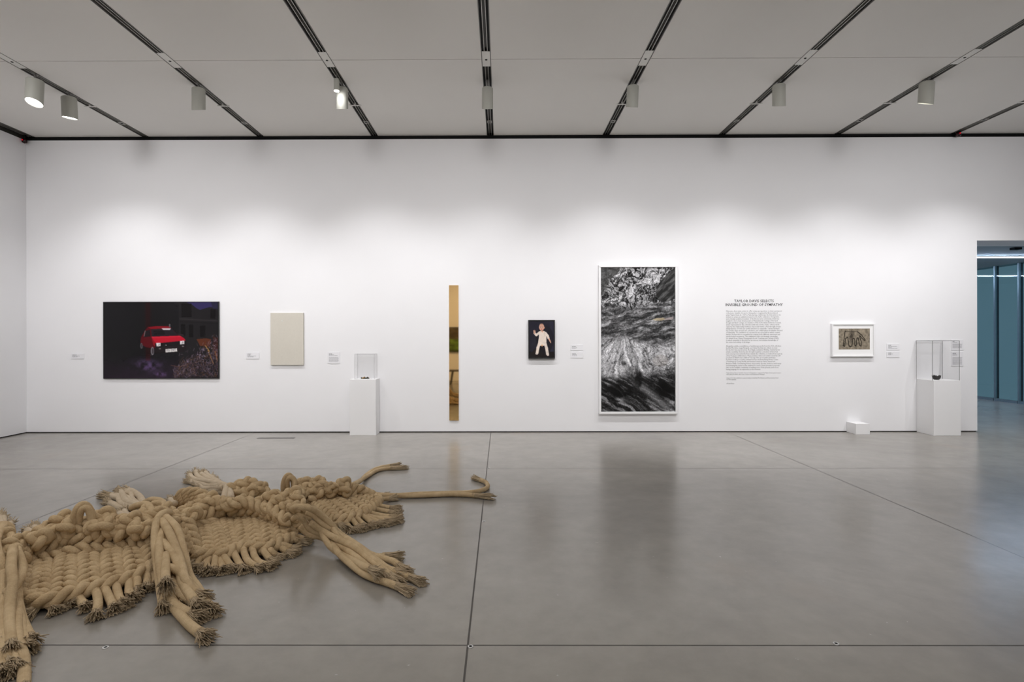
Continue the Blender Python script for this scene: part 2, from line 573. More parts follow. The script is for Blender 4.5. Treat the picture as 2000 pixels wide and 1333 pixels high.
# ------------------------------------------------------------------ lighting tracks
TRK = ['against the left wall', 'first from the left wall', 'second from the left wall', 'third from the left wall, with the bright white lamp',
       'in the middle of the ceiling, right above the baby photograph side', 'fifth from the left wall', 'sixth from the left wall',
       'seventh from the left wall', 'rightmost in the photo, ending at the small red sensor', 'past the right edge', 'far right']
TRK_LABEL = [
    'dark track running along the top of the left wall',
    'dark ceiling track carrying the two leftmost angled lamps',
    'dark ceiling track that ends above the beige canvas',
    'dark ceiling track carrying the bright lamp and a small lamp beside it',
    'nearly vertical dark ceiling track in the middle of the ceiling',
    'dark ceiling track that ends above the tall black and white photograph',
    'dark ceiling track that ends above the black wall text',
    'dark ceiling track carrying the rightmost lamp',
    'short stretch of dark ceiling track ending by the red diode on the right']
for i, x in enumerate(TRACK_X[:9]):
    t = thing('lighting_track', TRK_LABEL[i], 'track', (x, (YB + D) / 2, CEIL), 'ceiling lighting tracks')
    y0, y1 = YB + 0.01, D + 0.008
    obj('channel', MB().box(x - 0.052, x + 0.052, y0, y1, CEIL + 0.035, CEIL + 0.058), M_track, t)
    for sx in (-1, 1):
        obj('flange', MB().box(x + sx * 0.0515 - 0.004, x + sx * 0.0515 + 0.004, y0, y1, CEIL - 0.003, CEIL + 0.035), M_trackedge, t)
        obj('rail', MB().box(x + sx * 0.018 - 0.0035, x + sx * 0.018 + 0.0035, y0, y1, CEIL + 0.004, CEIL + 0.035), M_rail, t)
        obj('slot_lip', MB().box(x + sx * 0.036 - 0.006, x + sx * 0.036 + 0.006, y0, y1, CEIL + 0.012, CEIL + 0.035), M_black, t)
    for yj in (6.43, 2.76):
        pl = obj('joint_plate', MB().box(x - 0.046, x + 0.046, yj - 0.17, yj + 0.17, CEIL + 0.0, CEIL + 0.006), M_plate, t)
        hole = MB().lathe([(0.0, 0.0), (0.014, 0.0), (0.014, 0.003), (0.0, 0.003)], (x, yj + 0.01, CEIL - 0.0025), 16)
        obj('screw_hole', hole, M_black, pl)
    if i > 0:
        if i != 4:
            obj('cross_clip', MB().box(x - 0.085, x + 0.085, 7.67, 7.69, CEIL - 0.012, CEIL - 0.004).box(x - 0.012, x + 0.012, 7.66, 7.70, CEIL - 0.004, CEIL + 0.03), M_plate, t)
        cl = obj('end_clip', MB().box(x - 0.034, x + 0.034, 8.27, 8.36, CEIL + 0.0, CEIL + 0.008), M_rail, t)
        obj('clip_slot', MB().box(x - 0.02, x + 0.016, 8.30, 8.325, CEIL - 0.002, CEIL + 0.0), M_black, cl)


# ------------------------------------------------------------------ lamps
def lamp(px, y, x, z_top, z_bot, r, label, lean=0.0, lean_y=0.0, cut=0.5, glow='hidden', cut_dir=90, grp='cylindrical track lamps'):
    """cylinder hung from a track; its mouth is cut at a slant so that it opens to the wall"""
    t = thing('track_lamp', label, 'lamp', (x, y, z_bot), grp)
    mat = Matrix.Rotation(lean, 3, 'Y') @ Matrix.Rotation(lean_y, 3, 'X')
    h = z_top - z_bot
    top = Vector((x, y, z_top))
    seg = 40
    v, faces = [], []

    def cutz(a, rr):
        return -h + cut * rr * math.cos(a - math.radians(cut_dir))        # lower on the camera's side

    rings = [('o', r - 0.006, 0.0, 0), ('o', r, -0.006, 0), ('c', r, 0, 0), ('c', r - 0.005, 0, 0), ('i', r - 0.005, -h * 0.55, 0)]
    for kind, rr, z, _ in rings:
        for k in range(seg):
            a = 2 * math.pi * k / seg
            zz = cutz(a, rr) if kind == 'c' else z
            v.append(tuple(mat @ Vector((rr * math.cos(a), rr * math.sin(a), zz)) + top))
    for i in range(len(rings) - 1):
        for k in range(seg):
            k2 = (k + 1) % seg
            faces.append((i * seg + k, (i + 1) * seg + k, (i + 1) * seg + k2, i * seg + k2))
    faces.append(tuple(range(seg)))
    mb = MB()
    mb.add(v, faces)
    o = obj('housing', mb, M_lamp, t)
    o.data.shade_smooth()
    em = o.modifiers.new('edge', 'EDGE_SPLIT')
    em.split_angle = math.radians(40)
    # lens inside
    zl = -h * (0.6 if glow == 'hidden' else 0.93)
    lens = MB()
    lv = [tuple(mat @ Vector(((r - 0.006) * math.cos(2 * math.pi * k / seg), (r - 0.006) * math.sin(2 * math.pi * k / seg),
                              zl if glow == 'hidden' else cutz(2 * math.pi * k / seg, r) * 0.97)) + top) for k in range(seg)]
    lens.add(lv, [tuple(range(seg - 1, -1, -1))])
    obj('lens', lens, M_glow, t)
    st = MB()
    st.tube([tuple(top + Vector((0, 0, -0.004))), (x, y, CEIL + 0.03)], 0.012, 10)
    st.box(x - 0.016, x + 0.016, y - 0.05, y + 0.05, CEIL + 0.005, CEIL + 0.03)
    obj('stem', st, M_trackedge, t)
    return t


lamp(65, 6.76, -5.715, 4.70, 4.42, 0.092, 'lamp with its round glowing mouth turned to the room, first from the left', lean=0.05, lean_y=0.0, cut=-0.32, glow='open')
lamp(131, 7.29, -5.715, 4.71, 4.44, 0.088, 'tilted white lamp showing a sliver of light at its lower edge, second from the left', lean=-0.05, cut=0.22, cut_dir=150, glow='open')
lamp(387, LAMP_Y, -3.862, 4.712, 4.445, 0.080, 'unlit looking white cylinder lamp on the track above the beige canvas', cut=0.44)
lamp(668, LAMP_Y, -2.025, 4.712, 4.45, 0.074, 'bright white cylinder lamp lit by the small lamp next to it', cut=0.44)
lamp(952, LAMP_Y, -0.168, 4.705, 4.44, 0.070, 'white cylinder lamp on the middle track', cut=0.44)
lamp(1237, LAMP_Y, 1.685, 4.72, 4.455, 0.074, 'white cylinder lamp on the track above the tall black and white photograph', lean=0.05, cut=0.44)
lamp(1520, LAMP_Y, 3.538, 4.725, 4.46, 0.078, 'white cylinder lamp on the track above the wall text', cut=0.44)
lamp(1809, LAMP_Y - 0.04, 5.383, 4.73, 4.465, 0.084, 'slightly tilted white cylinder lamp, rightmost of the ceiling lamps', lean=0.07, cut=0.43, cut_dir=98)
# the small lamp beside the bright one
t = thing('small_track_lamp', 'small slim white lamp with a glowing lower end, left of the bright lamp', 'lamp', (-2.025, 6.83, 4.58))
obj('housing', MB().lathe([(0.0, 0.15), (0.030, 0.15), (0.034, 0.144), (0.034, 0.004), (0.03, 0.004)], (-2.03, 6.83, 4.58), 24), M_lamp, t, smooth=True)
obj('lens', MB().lathe([(0.0, 0.0), (0.031, 0.0), (0.031, 0.004), (0.0, 0.004)], (-2.03, 6.83, 4.579), 24), M_glow, t)
obj('stem', MB().tube([(-2.03, 6.83, 4.73), (-2.025, 6.83, CEIL + 0.03)], 0.008, 8), M_trackedge, t)
spot('small_spot', (-2.03, 6.868, 4.572), (-2.02, 7.05, 4.46), 2.6, 150, radius=0.015, color=COOL)

# red diode sensors in the shadow gap
for (px, py, lab) in ((48, 275, 'tiny dark sensor with a red diode in the upper left corner of the room'),
                      (1872, 262, 'tiny dark sensor with a red diode at the wall top above the doorway side')):
    q = on_y(px, py, D - 0.07)
    t = thing('wall_sensor', lab, 'sensor', (q.x, D - 0.07, q.z - 0.04), 'red diode sensors under the ceiling')
    obj('body', MB().lathe([(0.0, 0.075), (0.026, 0.07), (0.037, 0.045), (0.034, 0.015), (0.0, 0.0)], (q.x, D - 0.07, q.z - 0.045), 20), M_redbody, t, smooth=True)
    obj('diode', MB().lathe([(0.0, 0.016), (0.008, 0.012), (0.009, 0.0), (0.0, -0.004)], (q.x - 0.004, D - 0.108, q.z - 0.004), 12), M_red, t, smooth=True)
    obj('bracket', MB().tube([(q.x, D - 0.07, q.z + 0.02), (q.x, D - 0.07, CEIL + 0.0)], 0.009, 8).box(q.x - 0.02, q.x + 0.03, D - 0.09, D - 0.05, CEIL - 0.008, CEIL), M_black, t)


# ------------------------------------------------------------------ prints painted on fine grids
def fbm(X, Y, scale, seed, octs=5, gain=0.55, lac=2.03):
    """value noise"""
    out = np.zeros_like(X, float)
    amp, tot = 1.0, 0.0
    for o in range(octs):
        rs = np.random.RandomState(seed + o * 17)
        G = rs.rand(64, 64)
        x, y = X * scale, Y * scale
        xi, yi = np.floor(x).astype(int), np.floor(y).astype(int)
        fx, fy = x - xi, y - yi
        fx, fy = fx * fx * (3 - 2 * fx), fy * fy * (3 - 2 * fy)
        g = lambda a, b_: G[a % 64, b_ % 64]
        n = (g(xi, yi) * (1 - fx) + g(xi + 1, yi) * fx) * (1 - fy) + (g(xi, yi + 1) * (1 - fx) + g(xi + 1, yi + 1) * fx) * fy
        out += n * amp
        tot += amp
        amp *= gain
        scale *= lac
    return out / tot


class Canvas:
    """a picture in its own pixel frame (x0..x1, y0..y1), n columns"""

    def __init__(self, x0, y0, x1, y1, n, bg):
        self.b = (x0, y0, x1, y1)
        self.nx = n
        self.ny = int(round(n * (y1 - y0) / (x1 - x0)))
        self.X, self.Y = np.meshgrid(np.linspace(x0, x1, self.nx), np.linspace(y0, y1, self.ny))
        self.C = np.zeros((self.ny, self.nx, 3)) + np.array(bg, float)

    def fill(self, mask, rgb, alpha=1.0):
        a = (mask.astype(float) * alpha)[..., None]
        self.C = self.C * (1 - a) + np.array(rgb, float) * a

    def poly(self, pts, rgb, alpha=1.0):
        self.fill(self.inside(pts), rgb, alpha)

    def inside(self, pts):
        X, Y = self.X, self.Y
        ins = np.zeros(X.shape, bool)
        n = len(pts)
        for i in range(n):
            xa, ya = pts[i]
            xb, yb = pts[(i + 1) % n]
            if ya == yb:
                continue
            cnd = ((ya > Y) != (yb > Y)) & (X < (xb - xa) * (Y - ya) / (yb - ya) + xa)
            ins ^= cnd
        return ins

    def ell(self, cx, cy, rx, ry, rgb, alpha=1.0):
        self.fill(((self.X - cx) / rx) ** 2 + ((self.Y - cy) / ry) ** 2 < 1, rgb, alpha)

    def line(self, pts, w_, rgb, alpha=1.0):
        for (xa, ya), (xb, yb) in zip(pts[:-1], pts[1:]):
            m0, m1 = min(xa, xb) - w_, max(xa, xb) + w_
            n0, n1 = min(ya, yb) - w_, max(ya, yb) + w_
            i0, i1 = np.searchsorted(self.X[0], [m0, m1])
            j0, j1 = np.searchsorted(self.Y[:, 0], [n0, n1])
            if i1 <= i0 or j1 <= j0:
                continue
            X, Y = self.X[j0:j1, i0:i1], self.Y[j0:j1, i0:i1]
            dx, dy = xb - xa, yb - ya
            tt = np.clip(((X - xa) * dx + (Y - ya) * dy) / (dx * dx + dy * dy + 1e-9), 0, 1)
            dist = np.hypot(X - xa - tt * dx, Y - ya - tt * dy)
            a = (np.clip((w_ - dist) / (0.4 * w_) , 0, 1) * alpha)[..., None]
            self.C[j0:j1, i0:i1] = self.C[j0:j1, i0:i1] * (1 - a) + np.array(rgb, float) * a

    def soften(self, passes=1):
        for _ in range(passes):
            P = np.pad(self.C, ((1, 1), (1, 1), (0, 0)), mode='edge')
            self.C = (P[:-2, 1:-1] + P[2:, 1:-1] + P[1:-1, :-2] + P[1:-1, 2:] + 2 * P[1:-1, 1:-1]) / 6
        return self

    def mesh(self, name, x0, x1, z0, z1, y, mat, parent, flip=False):
        nx, ny = self.nx, self.ny
        xs = np.linspace(x0, x1, nx)
        zs = np.linspace(z1, z0, ny)
        loc = ((x0 + x1) / 2, y, z0)
        gx, gz = np.meshgrid(xs - loc[0], zs - loc[2])
        V = np.stack([gx, np.zeros_like(gx), gz], -1).reshape(-1, 3)
        idx = np.arange(nx * ny).reshape(ny, nx)
        a, b_, c_, d_ = idx[:-1, :-1], idx[1:, :-1], idx[1:, 1:], idx[:-1, 1:]
        Q = np.stack([a, b_, c_, d_] if not flip else [a, d_, c_, b_], -1).reshape(-1, 4)
        m = bpy.data.meshes.new(name)
        m.from_pydata(V.tolist(), [], Q.tolist())
        at = m.color_attributes.new('print', 'FLOAT_COLOR', 'POINT')
        c = np.clip(self.C, 0, 255) / 255.0
        c = np.where(c <= 0.04045, c / 12.92, ((c + 0.055) / 1.055) ** 2.4)
        full = np.ones((nx * ny, 4))
        full[:, :3] = c.reshape(-1, 3)
        at.data.foreach_set('color', full.ravel())
        m.update()
        return link(name, m, mat, parent, loc, False)


def print_mat(name, rough, spec=0.5):
    m = bpy.data.materials.new(name)
    m.use_nodes = True
    nt = m.node_tree
    b = nt.nodes['Principled BSDF']
    a = nt.nodes.new('ShaderNodeAttribute')
    a.attribute_name = 'print'
    nt.links.new(a.outputs['Color'], b.inputs['Base Color'])
    b.inputs['Roughness'].default_value = rough
    b.inputs['Specular IOR Level'].default_value = spec
    return m


M_print = print_mat('photo_print_behind_glass', 0.12, 0.35)
M_print_gloss = print_mat('glossy_photo_print', 0.06, 0.3)
M_print_matte = print_mat('matte_photo_print', 0.6, 0.2)


def rect(px0, py0, px1, py1, off):
    a, b_ = W(px0, py0, off), W(px1, py1, off)
    return a.x, b_.x, b_.z, a.z          # x0, x1, z0, z1


def frame_mesh(x0, x1, z0, z1, t, yf, yb):
    mb = MB()
    mb.box(x0, x1, yf, yb, z1 - t, z1)
    mb.box(x0, x1, yf, yb, z0, z0 + t)
    mb.box(x0, x0 + t, yf, yb, z0 + t, z1 - t)
    mb.box(x1 - t, x1, yf, yb, z0 + t, z1 - t)
    return mb


# --- red car at night
def car_picture():
    cv = Canvas(95, 90, 1122, 768, 420, (21, 20, 23))
    X, Y = cv.X, cv.Y
    n1 = fbm(X, Y, 1 / 260, 3)
    cv.C += (n1[..., None] - 0.5) * np.array([8, 6, 10])
    # ground
    g = np.clip((Y - 560) / 200, 0, 1) * (0.5 + fbm(X, Y, 1 / 60, 9))
    cv.C += g[..., None] * np.array([16, 8, 16])
    # house front and sky
    cv.fill(X > 770, (33, 31, 33), 0.8)
    cv.poly([(840, 90), (1122, 90), (1122, 140), (1050, 132), (992, 148), (960, 158), (925, 140), (892, 112)], (50, 44, 86))
    cv.poly([(1060, 90), (1122, 90), (1122, 150), (1075, 145)], (38, 36, 58))
    for r_ in ((795, 100, 885, 225), (1055, 150, 1100, 235), (790, 285, 830, 390), (860, 290, 900, 400), (960, 300, 1010, 400)):
        cv.fill((X > r_[0]) & (X < r_[2]) & (Y > r_[1]) & (Y < r_[3]), (16, 14, 16))
    cv.line([(780, 238), (1118, 256)], 7, (50, 46, 48), 0.8)
    cv.line([(780, 262), (1118, 280)], 5, (24, 22, 24), 0.9)
    # dark red-brown upright band
    cv.fill((X > 472) & (X < 516) & (Y < 612), (36, 13, 14))
    # puddle
    pm = np.exp(-(((X - 490) / 130) ** 2 + ((Y - 655) / 55) ** 2) * 1.1) * np.clip(fbm(X, Y, 1 / 34, 21) * 3 - 0.95, 0, 1)
    cv.C += pm[..., None] * np.array([62, 46, 80])
    pm = np.exp(-(((X - 610) / 60) ** 2 + ((Y - 735) / 20) ** 2)) * np.clip(fbm(X, Y, 1 / 25, 31) * 3 - 1, 0, 1)
    cv.C += pm[..., None] * np.array([70, 50, 88])
    # the car
    cv.poly([(425, 440), (432, 400), (470, 335), (492, 312), (560, 303), (690, 303), (706, 325), (765, 385), (812, 405), (832, 432), (838, 482),
             (800, 520), (560, 545), (532, 500), (470, 490), (428, 462)], (84, 11, 20))
    cv.poly([(490, 312), (560, 303), (690, 303), (702, 320), (522, 328)], (128, 18, 30))
    cv.poly([(520, 331), (702, 322), (764, 386), (526, 396)], (34, 30, 36))
    cv.poly([(540, 340), (640, 336), (650, 380), (545, 385)], (22, 18, 22), 0.8)
    cv.poly([(466, 345), (512, 334), (517, 394), (452, 402)], (28, 22, 26))
    cv.line([(468, 345), (458, 392)], 4, (150, 140, 140), 0.8)
    cv.poly([(616, 323), (700, 321), (692, 336), (630, 337)], (212, 205, 212))
    cv.poly([(524, 397), (782, 389), (818, 412), (832, 432), (560, 458)], (186, 22, 44))
    cv.poly([(524, 397), (782, 389), (800, 400), (530, 410)], (205, 40, 60), 0.7)
    cv.poly([(524, 400), (562, 458), (566, 490), (540, 470)], (140, 16, 30))
    cv.poly([(556, 458), (832, 433), (836, 470), (560, 498)], (24, 21, 24))
    cv.poly([(548, 498), (838, 470), (838, 512), (800, 534), (560, 548), (545, 530)], (30, 24, 27))
    cv.ell(655, 474, 5, 4, (190, 185, 190))
    for hx, hy in ((587, 468), (799, 450)):
        cv.poly([(hx - 20, hy - 15), (hx + 20, hy - 17), (hx + 20, hy + 14), (hx - 18, hy + 17)], (218, 212, 214))
        cv.ell(hx + 2, hy, 9, 9, (150, 140, 150))
        cv.ell(hx - 4, hy - 4, 6, 5, (250, 250, 250))
    cv.poly([(650, 509), (753, 502), (755, 530), (651, 539)], (226, 222, 220))
    for k, xx in enumerate((662, 672, 682, 700, 709, 718, 727, 736)):
        cv.line([(xx, 514 - k), (xx + 1 + (k % 3), 529 - k)], 2.4, (60, 60, 70), 0.8)
    cv.ell(435, 479, 11, 26, (92, 88, 94))
    cv.ell(437, 479, 6, 17, (50, 46, 50))
    cv.ell(533, 526, 15, 38, (120, 115, 122))
    cv.ell(536, 526, 9, 27, (66, 60, 66))
    cv.fill((X > 682) & (X < 695) & (Y > 283) & (Y < 312), (92, 88, 92))
    cv.ell(600, 505, 12, 6, (150, 140, 140), 0.6)
    cv.ell(806, 484, 10, 6, (170, 160, 160), 0.7)
    cv.poly([(760, 372), (812, 376), (816, 392), (774, 386)], (44, 38, 42))
    # brambles
    cv.poly([(928, 420), (1010, 412), (1062, 420), (1050, 490), (960, 480)], (96, 48, 30), 0.9)
    cv.poly([(1075, 400), (1122, 410), (1122, 600), (1085, 560)], (58, 30, 26), 0.9)
    rs = np.random.RandomState(5)
    for k in range(1000):
        x = 1122 - 400 * rs.rand() ** 1.2
        top = (705 - (x - 700) * 0.72 if x < 1040 else 430) + 60 * rs.randn() * (rs.rand() < 0.4)
        y = 768 - (768 - top) * rs.rand()
        a = -1.2 + rs.randn() * 0.75
        ln = 10 + 26 * rs.rand()
        v_ = rs.rand()
        col = ((122, 106, 124), (84, 70, 82), (58, 44, 52), (98, 68, 48), (40, 28, 34))[int(v_ * 4.99)]
        cv.line([(x, y), (x + math.cos(a) * ln, y + math.sin(a) * ln)], 2.2, col, 0.75)
    cv.line([(1010, 480), (1045, 530)], 4, (196, 150, 82), 0.9)
    cv.line([(1030, 520), (1080, 640)], 4, (150, 110, 72), 0.9)
    cv.line([(1095, 530), (1115, 610)], 4, (160, 110, 70), 0.8)
    cv.line([(700, 655), (780, 670), (860, 640)], 4, (98, 66, 58), 0.8)
    for k in range(90):
        x, y = 820 + 300 * rs.rand(), 430 + 200 * rs.rand()
        if y > 700 - (x - 720) * 0.75:
            cv.ell(x, y, 3 + 3 * rs.rand(), 3, (166, 150, 178), 0.7)
    return cv


x0, x1, z0, z1 = rect(201, 590, 427.5, 740, 0.03)
t = thing('photograph', 'wide dark photograph of a red car at night, leftmost on the wall', 'photograph', ((x0 + x1) / 2, D, z0))
bevel(obj('backing_panel', MB().box(x0, x1, D - 0.03, D - 0.002, z0, z1), M_bframe, t), 0.002)
car_picture().soften(2).mesh('print', x0 + 0.012, x1 - 0.012, z0 + 0.012, z1 - 0.012, D - 0.0306, M_print_gloss, t)

# --- beige canvas
x0, x1, z0, z1 = rect(528, 611.5, 592.5, 713.5, 0.035)
t = thing('canvas', 'plain beige stretched canvas without a frame', 'painting', ((x0 + x1) / 2, D, z0))
bevel(obj('stretched_cloth', MB().box(x0, x1, D - 0.035, D - 0.004, z0, z1), M_canvas, t), 0.004)
q = W(551, 627, 0.036)
obj('white_fleck', MB().lathe([(0.0, 0.0), (0.011, 0.0), (0.008, 0.004), (0.0, 0.004)], (q.x, D - 0.035, q.z), 12, Matrix.Rotation(math.pi / 2, 3, 'X')), M_plate, t)
obj('stretcher_bars', frame_mesh(x0 + 0.012, x1 - 0.012, z0 + 0.012, z1 - 0.012, 0.04, D - 0.006, D), M_mat, t)

# --- gold mirror strip
x0, x1, z0, z1 = rect(877, 557.5, 896, 822, 0.02)
t = thing('mirror', 'tall narrow gold tinted mirror strip on the wall', 'mirror', ((x0 + x1) / 2, D, z0))
obj('mirror_face', MB().box(x0, x1, D - 0.02, D - 0.016, z0, z1), M_mirror, t)
obj('backing', MB().box(x0 + 0.004, x1 - 0.004, D - 0.016, D, z0 + 0.004, z1 - 0.004), M_wframe, t)


# --- baby in white
def baby_picture():
    cv = Canvas(132, 496, 322, 781, 190, (32, 31, 44))
    X, Y = cv.X, cv.Y
    cv.C += (fbm(X, Y, 1 / 60, 41)[..., None] - 0.5) * 14
    cv.fill(X > 290, (44, 44, 60), 0.6)
    cv.fill(Y > 735, (24, 19, 20), 0.9)
    cv.ell(225, 745, 70, 45, (26, 18, 18), 0.9)
    cv.ell(250, 640, 70, 110, (22, 20, 28), 0.7)
    skin, cloth = (206, 160, 138), (226, 212, 200)
    # arms, body, legs
    cv.line([(205, 590), (186, 606), (172, 590)], 11, cloth)
    cv.line([(172, 592), (169, 577)], 7, skin)
    cv.line([(166, 580), (164, 570)], 3, skin)
    cv.line([(171, 578), (173, 568)], 3, skin)
    cv.line([(174, 582), (179, 574)], 3, skin)
    cv.line([(257, 590), (274, 612), (280, 630)], 11, cloth)
    cv.line([(284, 636), (293, 655)], 7, skin)
    cv.line([(293, 652), (297, 666)], 4, skin)
    cv.poly([(204, 578), (222, 573), (246, 574), (262, 584), (264, 620), (264, 662), (245, 688), (214, 688), (200, 660), (206, 620)], cloth)
    cv.poly([(224, 680), (236, 680), (236, 694), (222, 692)], (206, 160, 120))
    cv.line([(210, 668), (198, 704), (191, 745)], 14, cloth)
    cv.line([(253, 668), (265, 708), (272, 752)], 14, cloth)
    cv.ell(188, 750, 10, 7, (214, 200, 190))
    cv.ell(275, 760, 9, 8, (214, 200, 190))
    cv.poly([(220, 572), (244, 573), (233, 588)], skin)
    cv.C *= (0.9 + 0.2 * fbm(X, Y, 1 / 18, 43))[..., None]
    # head
    cv.ell(227, 545, 20, 27, skin)
    cv.ell(226, 523, 15, 7, (176, 130, 104), 0.6)
    cv.ell(247, 549, 4, 7, (196, 140, 120))
    for ex in (219, 235):
        cv.ell(ex, 547, 4, 2.6, (236, 226, 222))
        cv.ell(ex, 547, 2.4, 2.6, (40, 30, 34))
        cv.line([(ex - 5, 540), (ex + 5, 540)], 1.2, (140, 96, 78))
    cv.line([(227, 548), (226, 556), (229, 557)], 1.5, (172, 120, 104))
    cv.ell(227, 564, 5, 2.4, (176, 66, 66))
    cv.ell(216, 558, 5, 5, (220, 150, 136), 0.6)
    cv.ell(239, 558, 5, 5, (220, 150, 136), 0.6)
    return cv


x0, x1, z0, z1 = rect(1032, 625.3, 1084, 701, 0.055)
t = thing('framed_photograph', 'small black framed photograph of a baby in white on dark blue', 'photograph', ((x0 + x1) / 2, D, z0))
bevel(obj('frame', frame_mesh(x0, x1, z0, z1, 0.017, D - 0.055, D), M_bframe, t), 0.002)
baby_picture().soften(2).mesh('print', x0 + 0.016, x1 - 0.016, z0 + 0.016, z1 - 0.016, D - 0.046, M_print, t)


# --- swirling rock, tall
def rock_picture():
    cv = Canvas(683, 85, 1252, 1190, 300, (90, 90, 92))
    X, Y = cv.X, cv.Y
    U, V = (X - 683) / 569, (Y - 85) / 1105
    wx, wy = fbm(X, Y, 1 / 90, 51) - 0.5, fbm(X, Y, 1 / 90, 61) - 0.5
    Xw, Yw = X + wx * 150, Y + wy * 150

    def ridge(a, b_, sc, sd):
        return 1 - np.abs(2 * fbm(a, b_, sc, sd, 5, 0.6) - 1)

    # churning bright top: pale rock with thin dark veins
    top = ridge(Xw, Yw, 1 / 34, 71)
    top2 = ridge(Xw * 1.3, Yw * 0.7, 1 / 15, 73)
    vtop = 208 - 150 * np.clip((top - 0.80) * 6.5, 0, 1) - 95 * np.clip((top2 - 0.82) * 6, 0, 1) - 130 * (fbm(X, Y, 1 / 70, 75) - 0.42)
    # thin slanted middle layers
    mid = fbm(X + 0.5 * Y, Y * 3.4 + X * 0.5 + wx * 170, 1 / 58, 81, 6, 0.66)
    vmid = 46 + 130 * np.clip((mid - 0.38) * 2.7, 0, 1) + 60 * (fbm(X, Y, 1 / 9, 83) - 0.5)
    # bright fan spreading from one point
    ang = np.arctan2(Y - 540, X - 860)
    rad = np.hypot(X - 860, Y - 540)
    fan = fbm(ang * 230 + wx * 60, rad * 0.11, 1 / 13, 91, 6, 0.66)
    vfan = 172 + 230 * (fan - 0.48) + 70 * (fbm(X, Y, 1 / 8, 95) - 0.5) - 40 * (fbm(X, Y, 1 / 90, 99) - 0.45)
    crack = ridge(ang * 190 + wx * 90, rad * 0.28, 1 / 34, 97)
    vfan -= 80 * np.clip((crack - 0.92) * 13, 0, 1)
    # dark slanted foot
    low = fbm(X * 0.8 - Y * 0.5 + wx * 120, (Y * 1.0 + X * 0.55 * -1) * 2.6 + wy * 120, 1 / 60, 101, 6, 0.62)
    vlow = 26 + 170 * np.clip((low - 0.45) * 2.4, 0, 1) + 60 * (fbm(X, Y, 1 / 8, 105) - 0.5)

    def sm(a, b_, q):
        k = np.clip((q - a) / (b_ - a), 0, 1)
        return k * k * (3 - 2 * k)

    wob = V + (fbm(X, Y, 1 / 110, 111) - 0.5) * 0.12
    v = vtop
    k1 = sm(0.23, 0.31, wob)
    v = v * (1 - k1) + vmid * k1
    edge = 0.475 + 0.10 * np.abs(U - 0.33)
    k2 = sm(edge - 0.02, edge + 0.03, wob + 0.005)
    v = v * (1 - k2) + vfan * k2
    k3 = sm(0.70, 0.79, wob)
    v = v * (1 - k3) + vlow * k3
    # pale tongue through the foot
    tongue = np.exp(-(((X - 1010) - (Y - 1010) * 1.15) / 42) ** 2) * sm(0.76, 0.80, V)
    v = v * (1 - 0.75 * tongue) + (120 + 150 * (low - 0.4)) * 0.75 * tongue
    cv.C[:] = v[..., None] * np.array([0.985, 0.985, 1.0])
    fine = fbm(X, Y, 1 / 5, 121, 2)
    cv.C *= (0.72 + 0.56 * fine)[..., None]
    # dark corner and boulder
    wedge = np.clip((-(Xw - 790) - (Yw - 85) * 0.42) / 22 + 0.5, 0, 1) * (Y < 300)
    cv.C = cv.C * (1 - 0.8 * wedge[..., None]) + (40 + 50 * fbm(X, Y, 1 / 16, 137))[..., None] * 0.8 * wedge[..., None]
    bd = cv.inside([(1110, 235), (1150, 180), (1252, 85), (1252, 330), (1190, 350), (1130, 345), (1108, 300)])
    cv.C[bd] = (36 + 95 * np.clip((fbm(X + Y, (X - Y) * 0.2, 1 / 22, 131) - 0.45) * 2.4, 0, 1))[bd][:, None] * np.ones(3)
    for ex, ey, rx, ry in ((1175, 1010, 80, 55), (970, 935, 34, 42), (890, 1050, 64, 34), (750, 1030, 90, 34)):
        blot = np.exp(-(((Xw - ex - 8) / rx) ** 2 + ((Yw - ey - 8) / ry) ** 2) ** 1.5)
        cv.C *= (1 - 0.78 * blot)[..., None]
    # small leaf caught on the rock
    cv.poly([(1080, 486), (1110, 474), (1160, 472), (1185, 482), (1150, 494), (1105, 495)], (190, 172, 136), 0.75)
    cv.poly([(1160, 486), (1200, 470), (1240, 466), (1236, 484), (1180, 492)], (170, 156, 154), 0.65)
    cv.ell(1140, 800, 60, 45, (150, 140, 132), 0.25)
    return cv


x0, x1, z0, z1 = rect(1169.5, 518, 1324, 809, 0.06)
t = thing('framed_photograph', 'tall white framed black and white photograph of swirling rock', 'photograph', ((x0 + x1) / 2, D, z0))
bevel(obj('frame', frame_mesh(x0, x1, z0, z1, 0.034, D - 0.06, D), M_wframe, t), 0.003)
rock_picture().soften(1).mesh('print', x0 + 0.033, x1 - 0.033, z0 + 0.033, z1 - 0.033, D - 0.035, M_print, t)


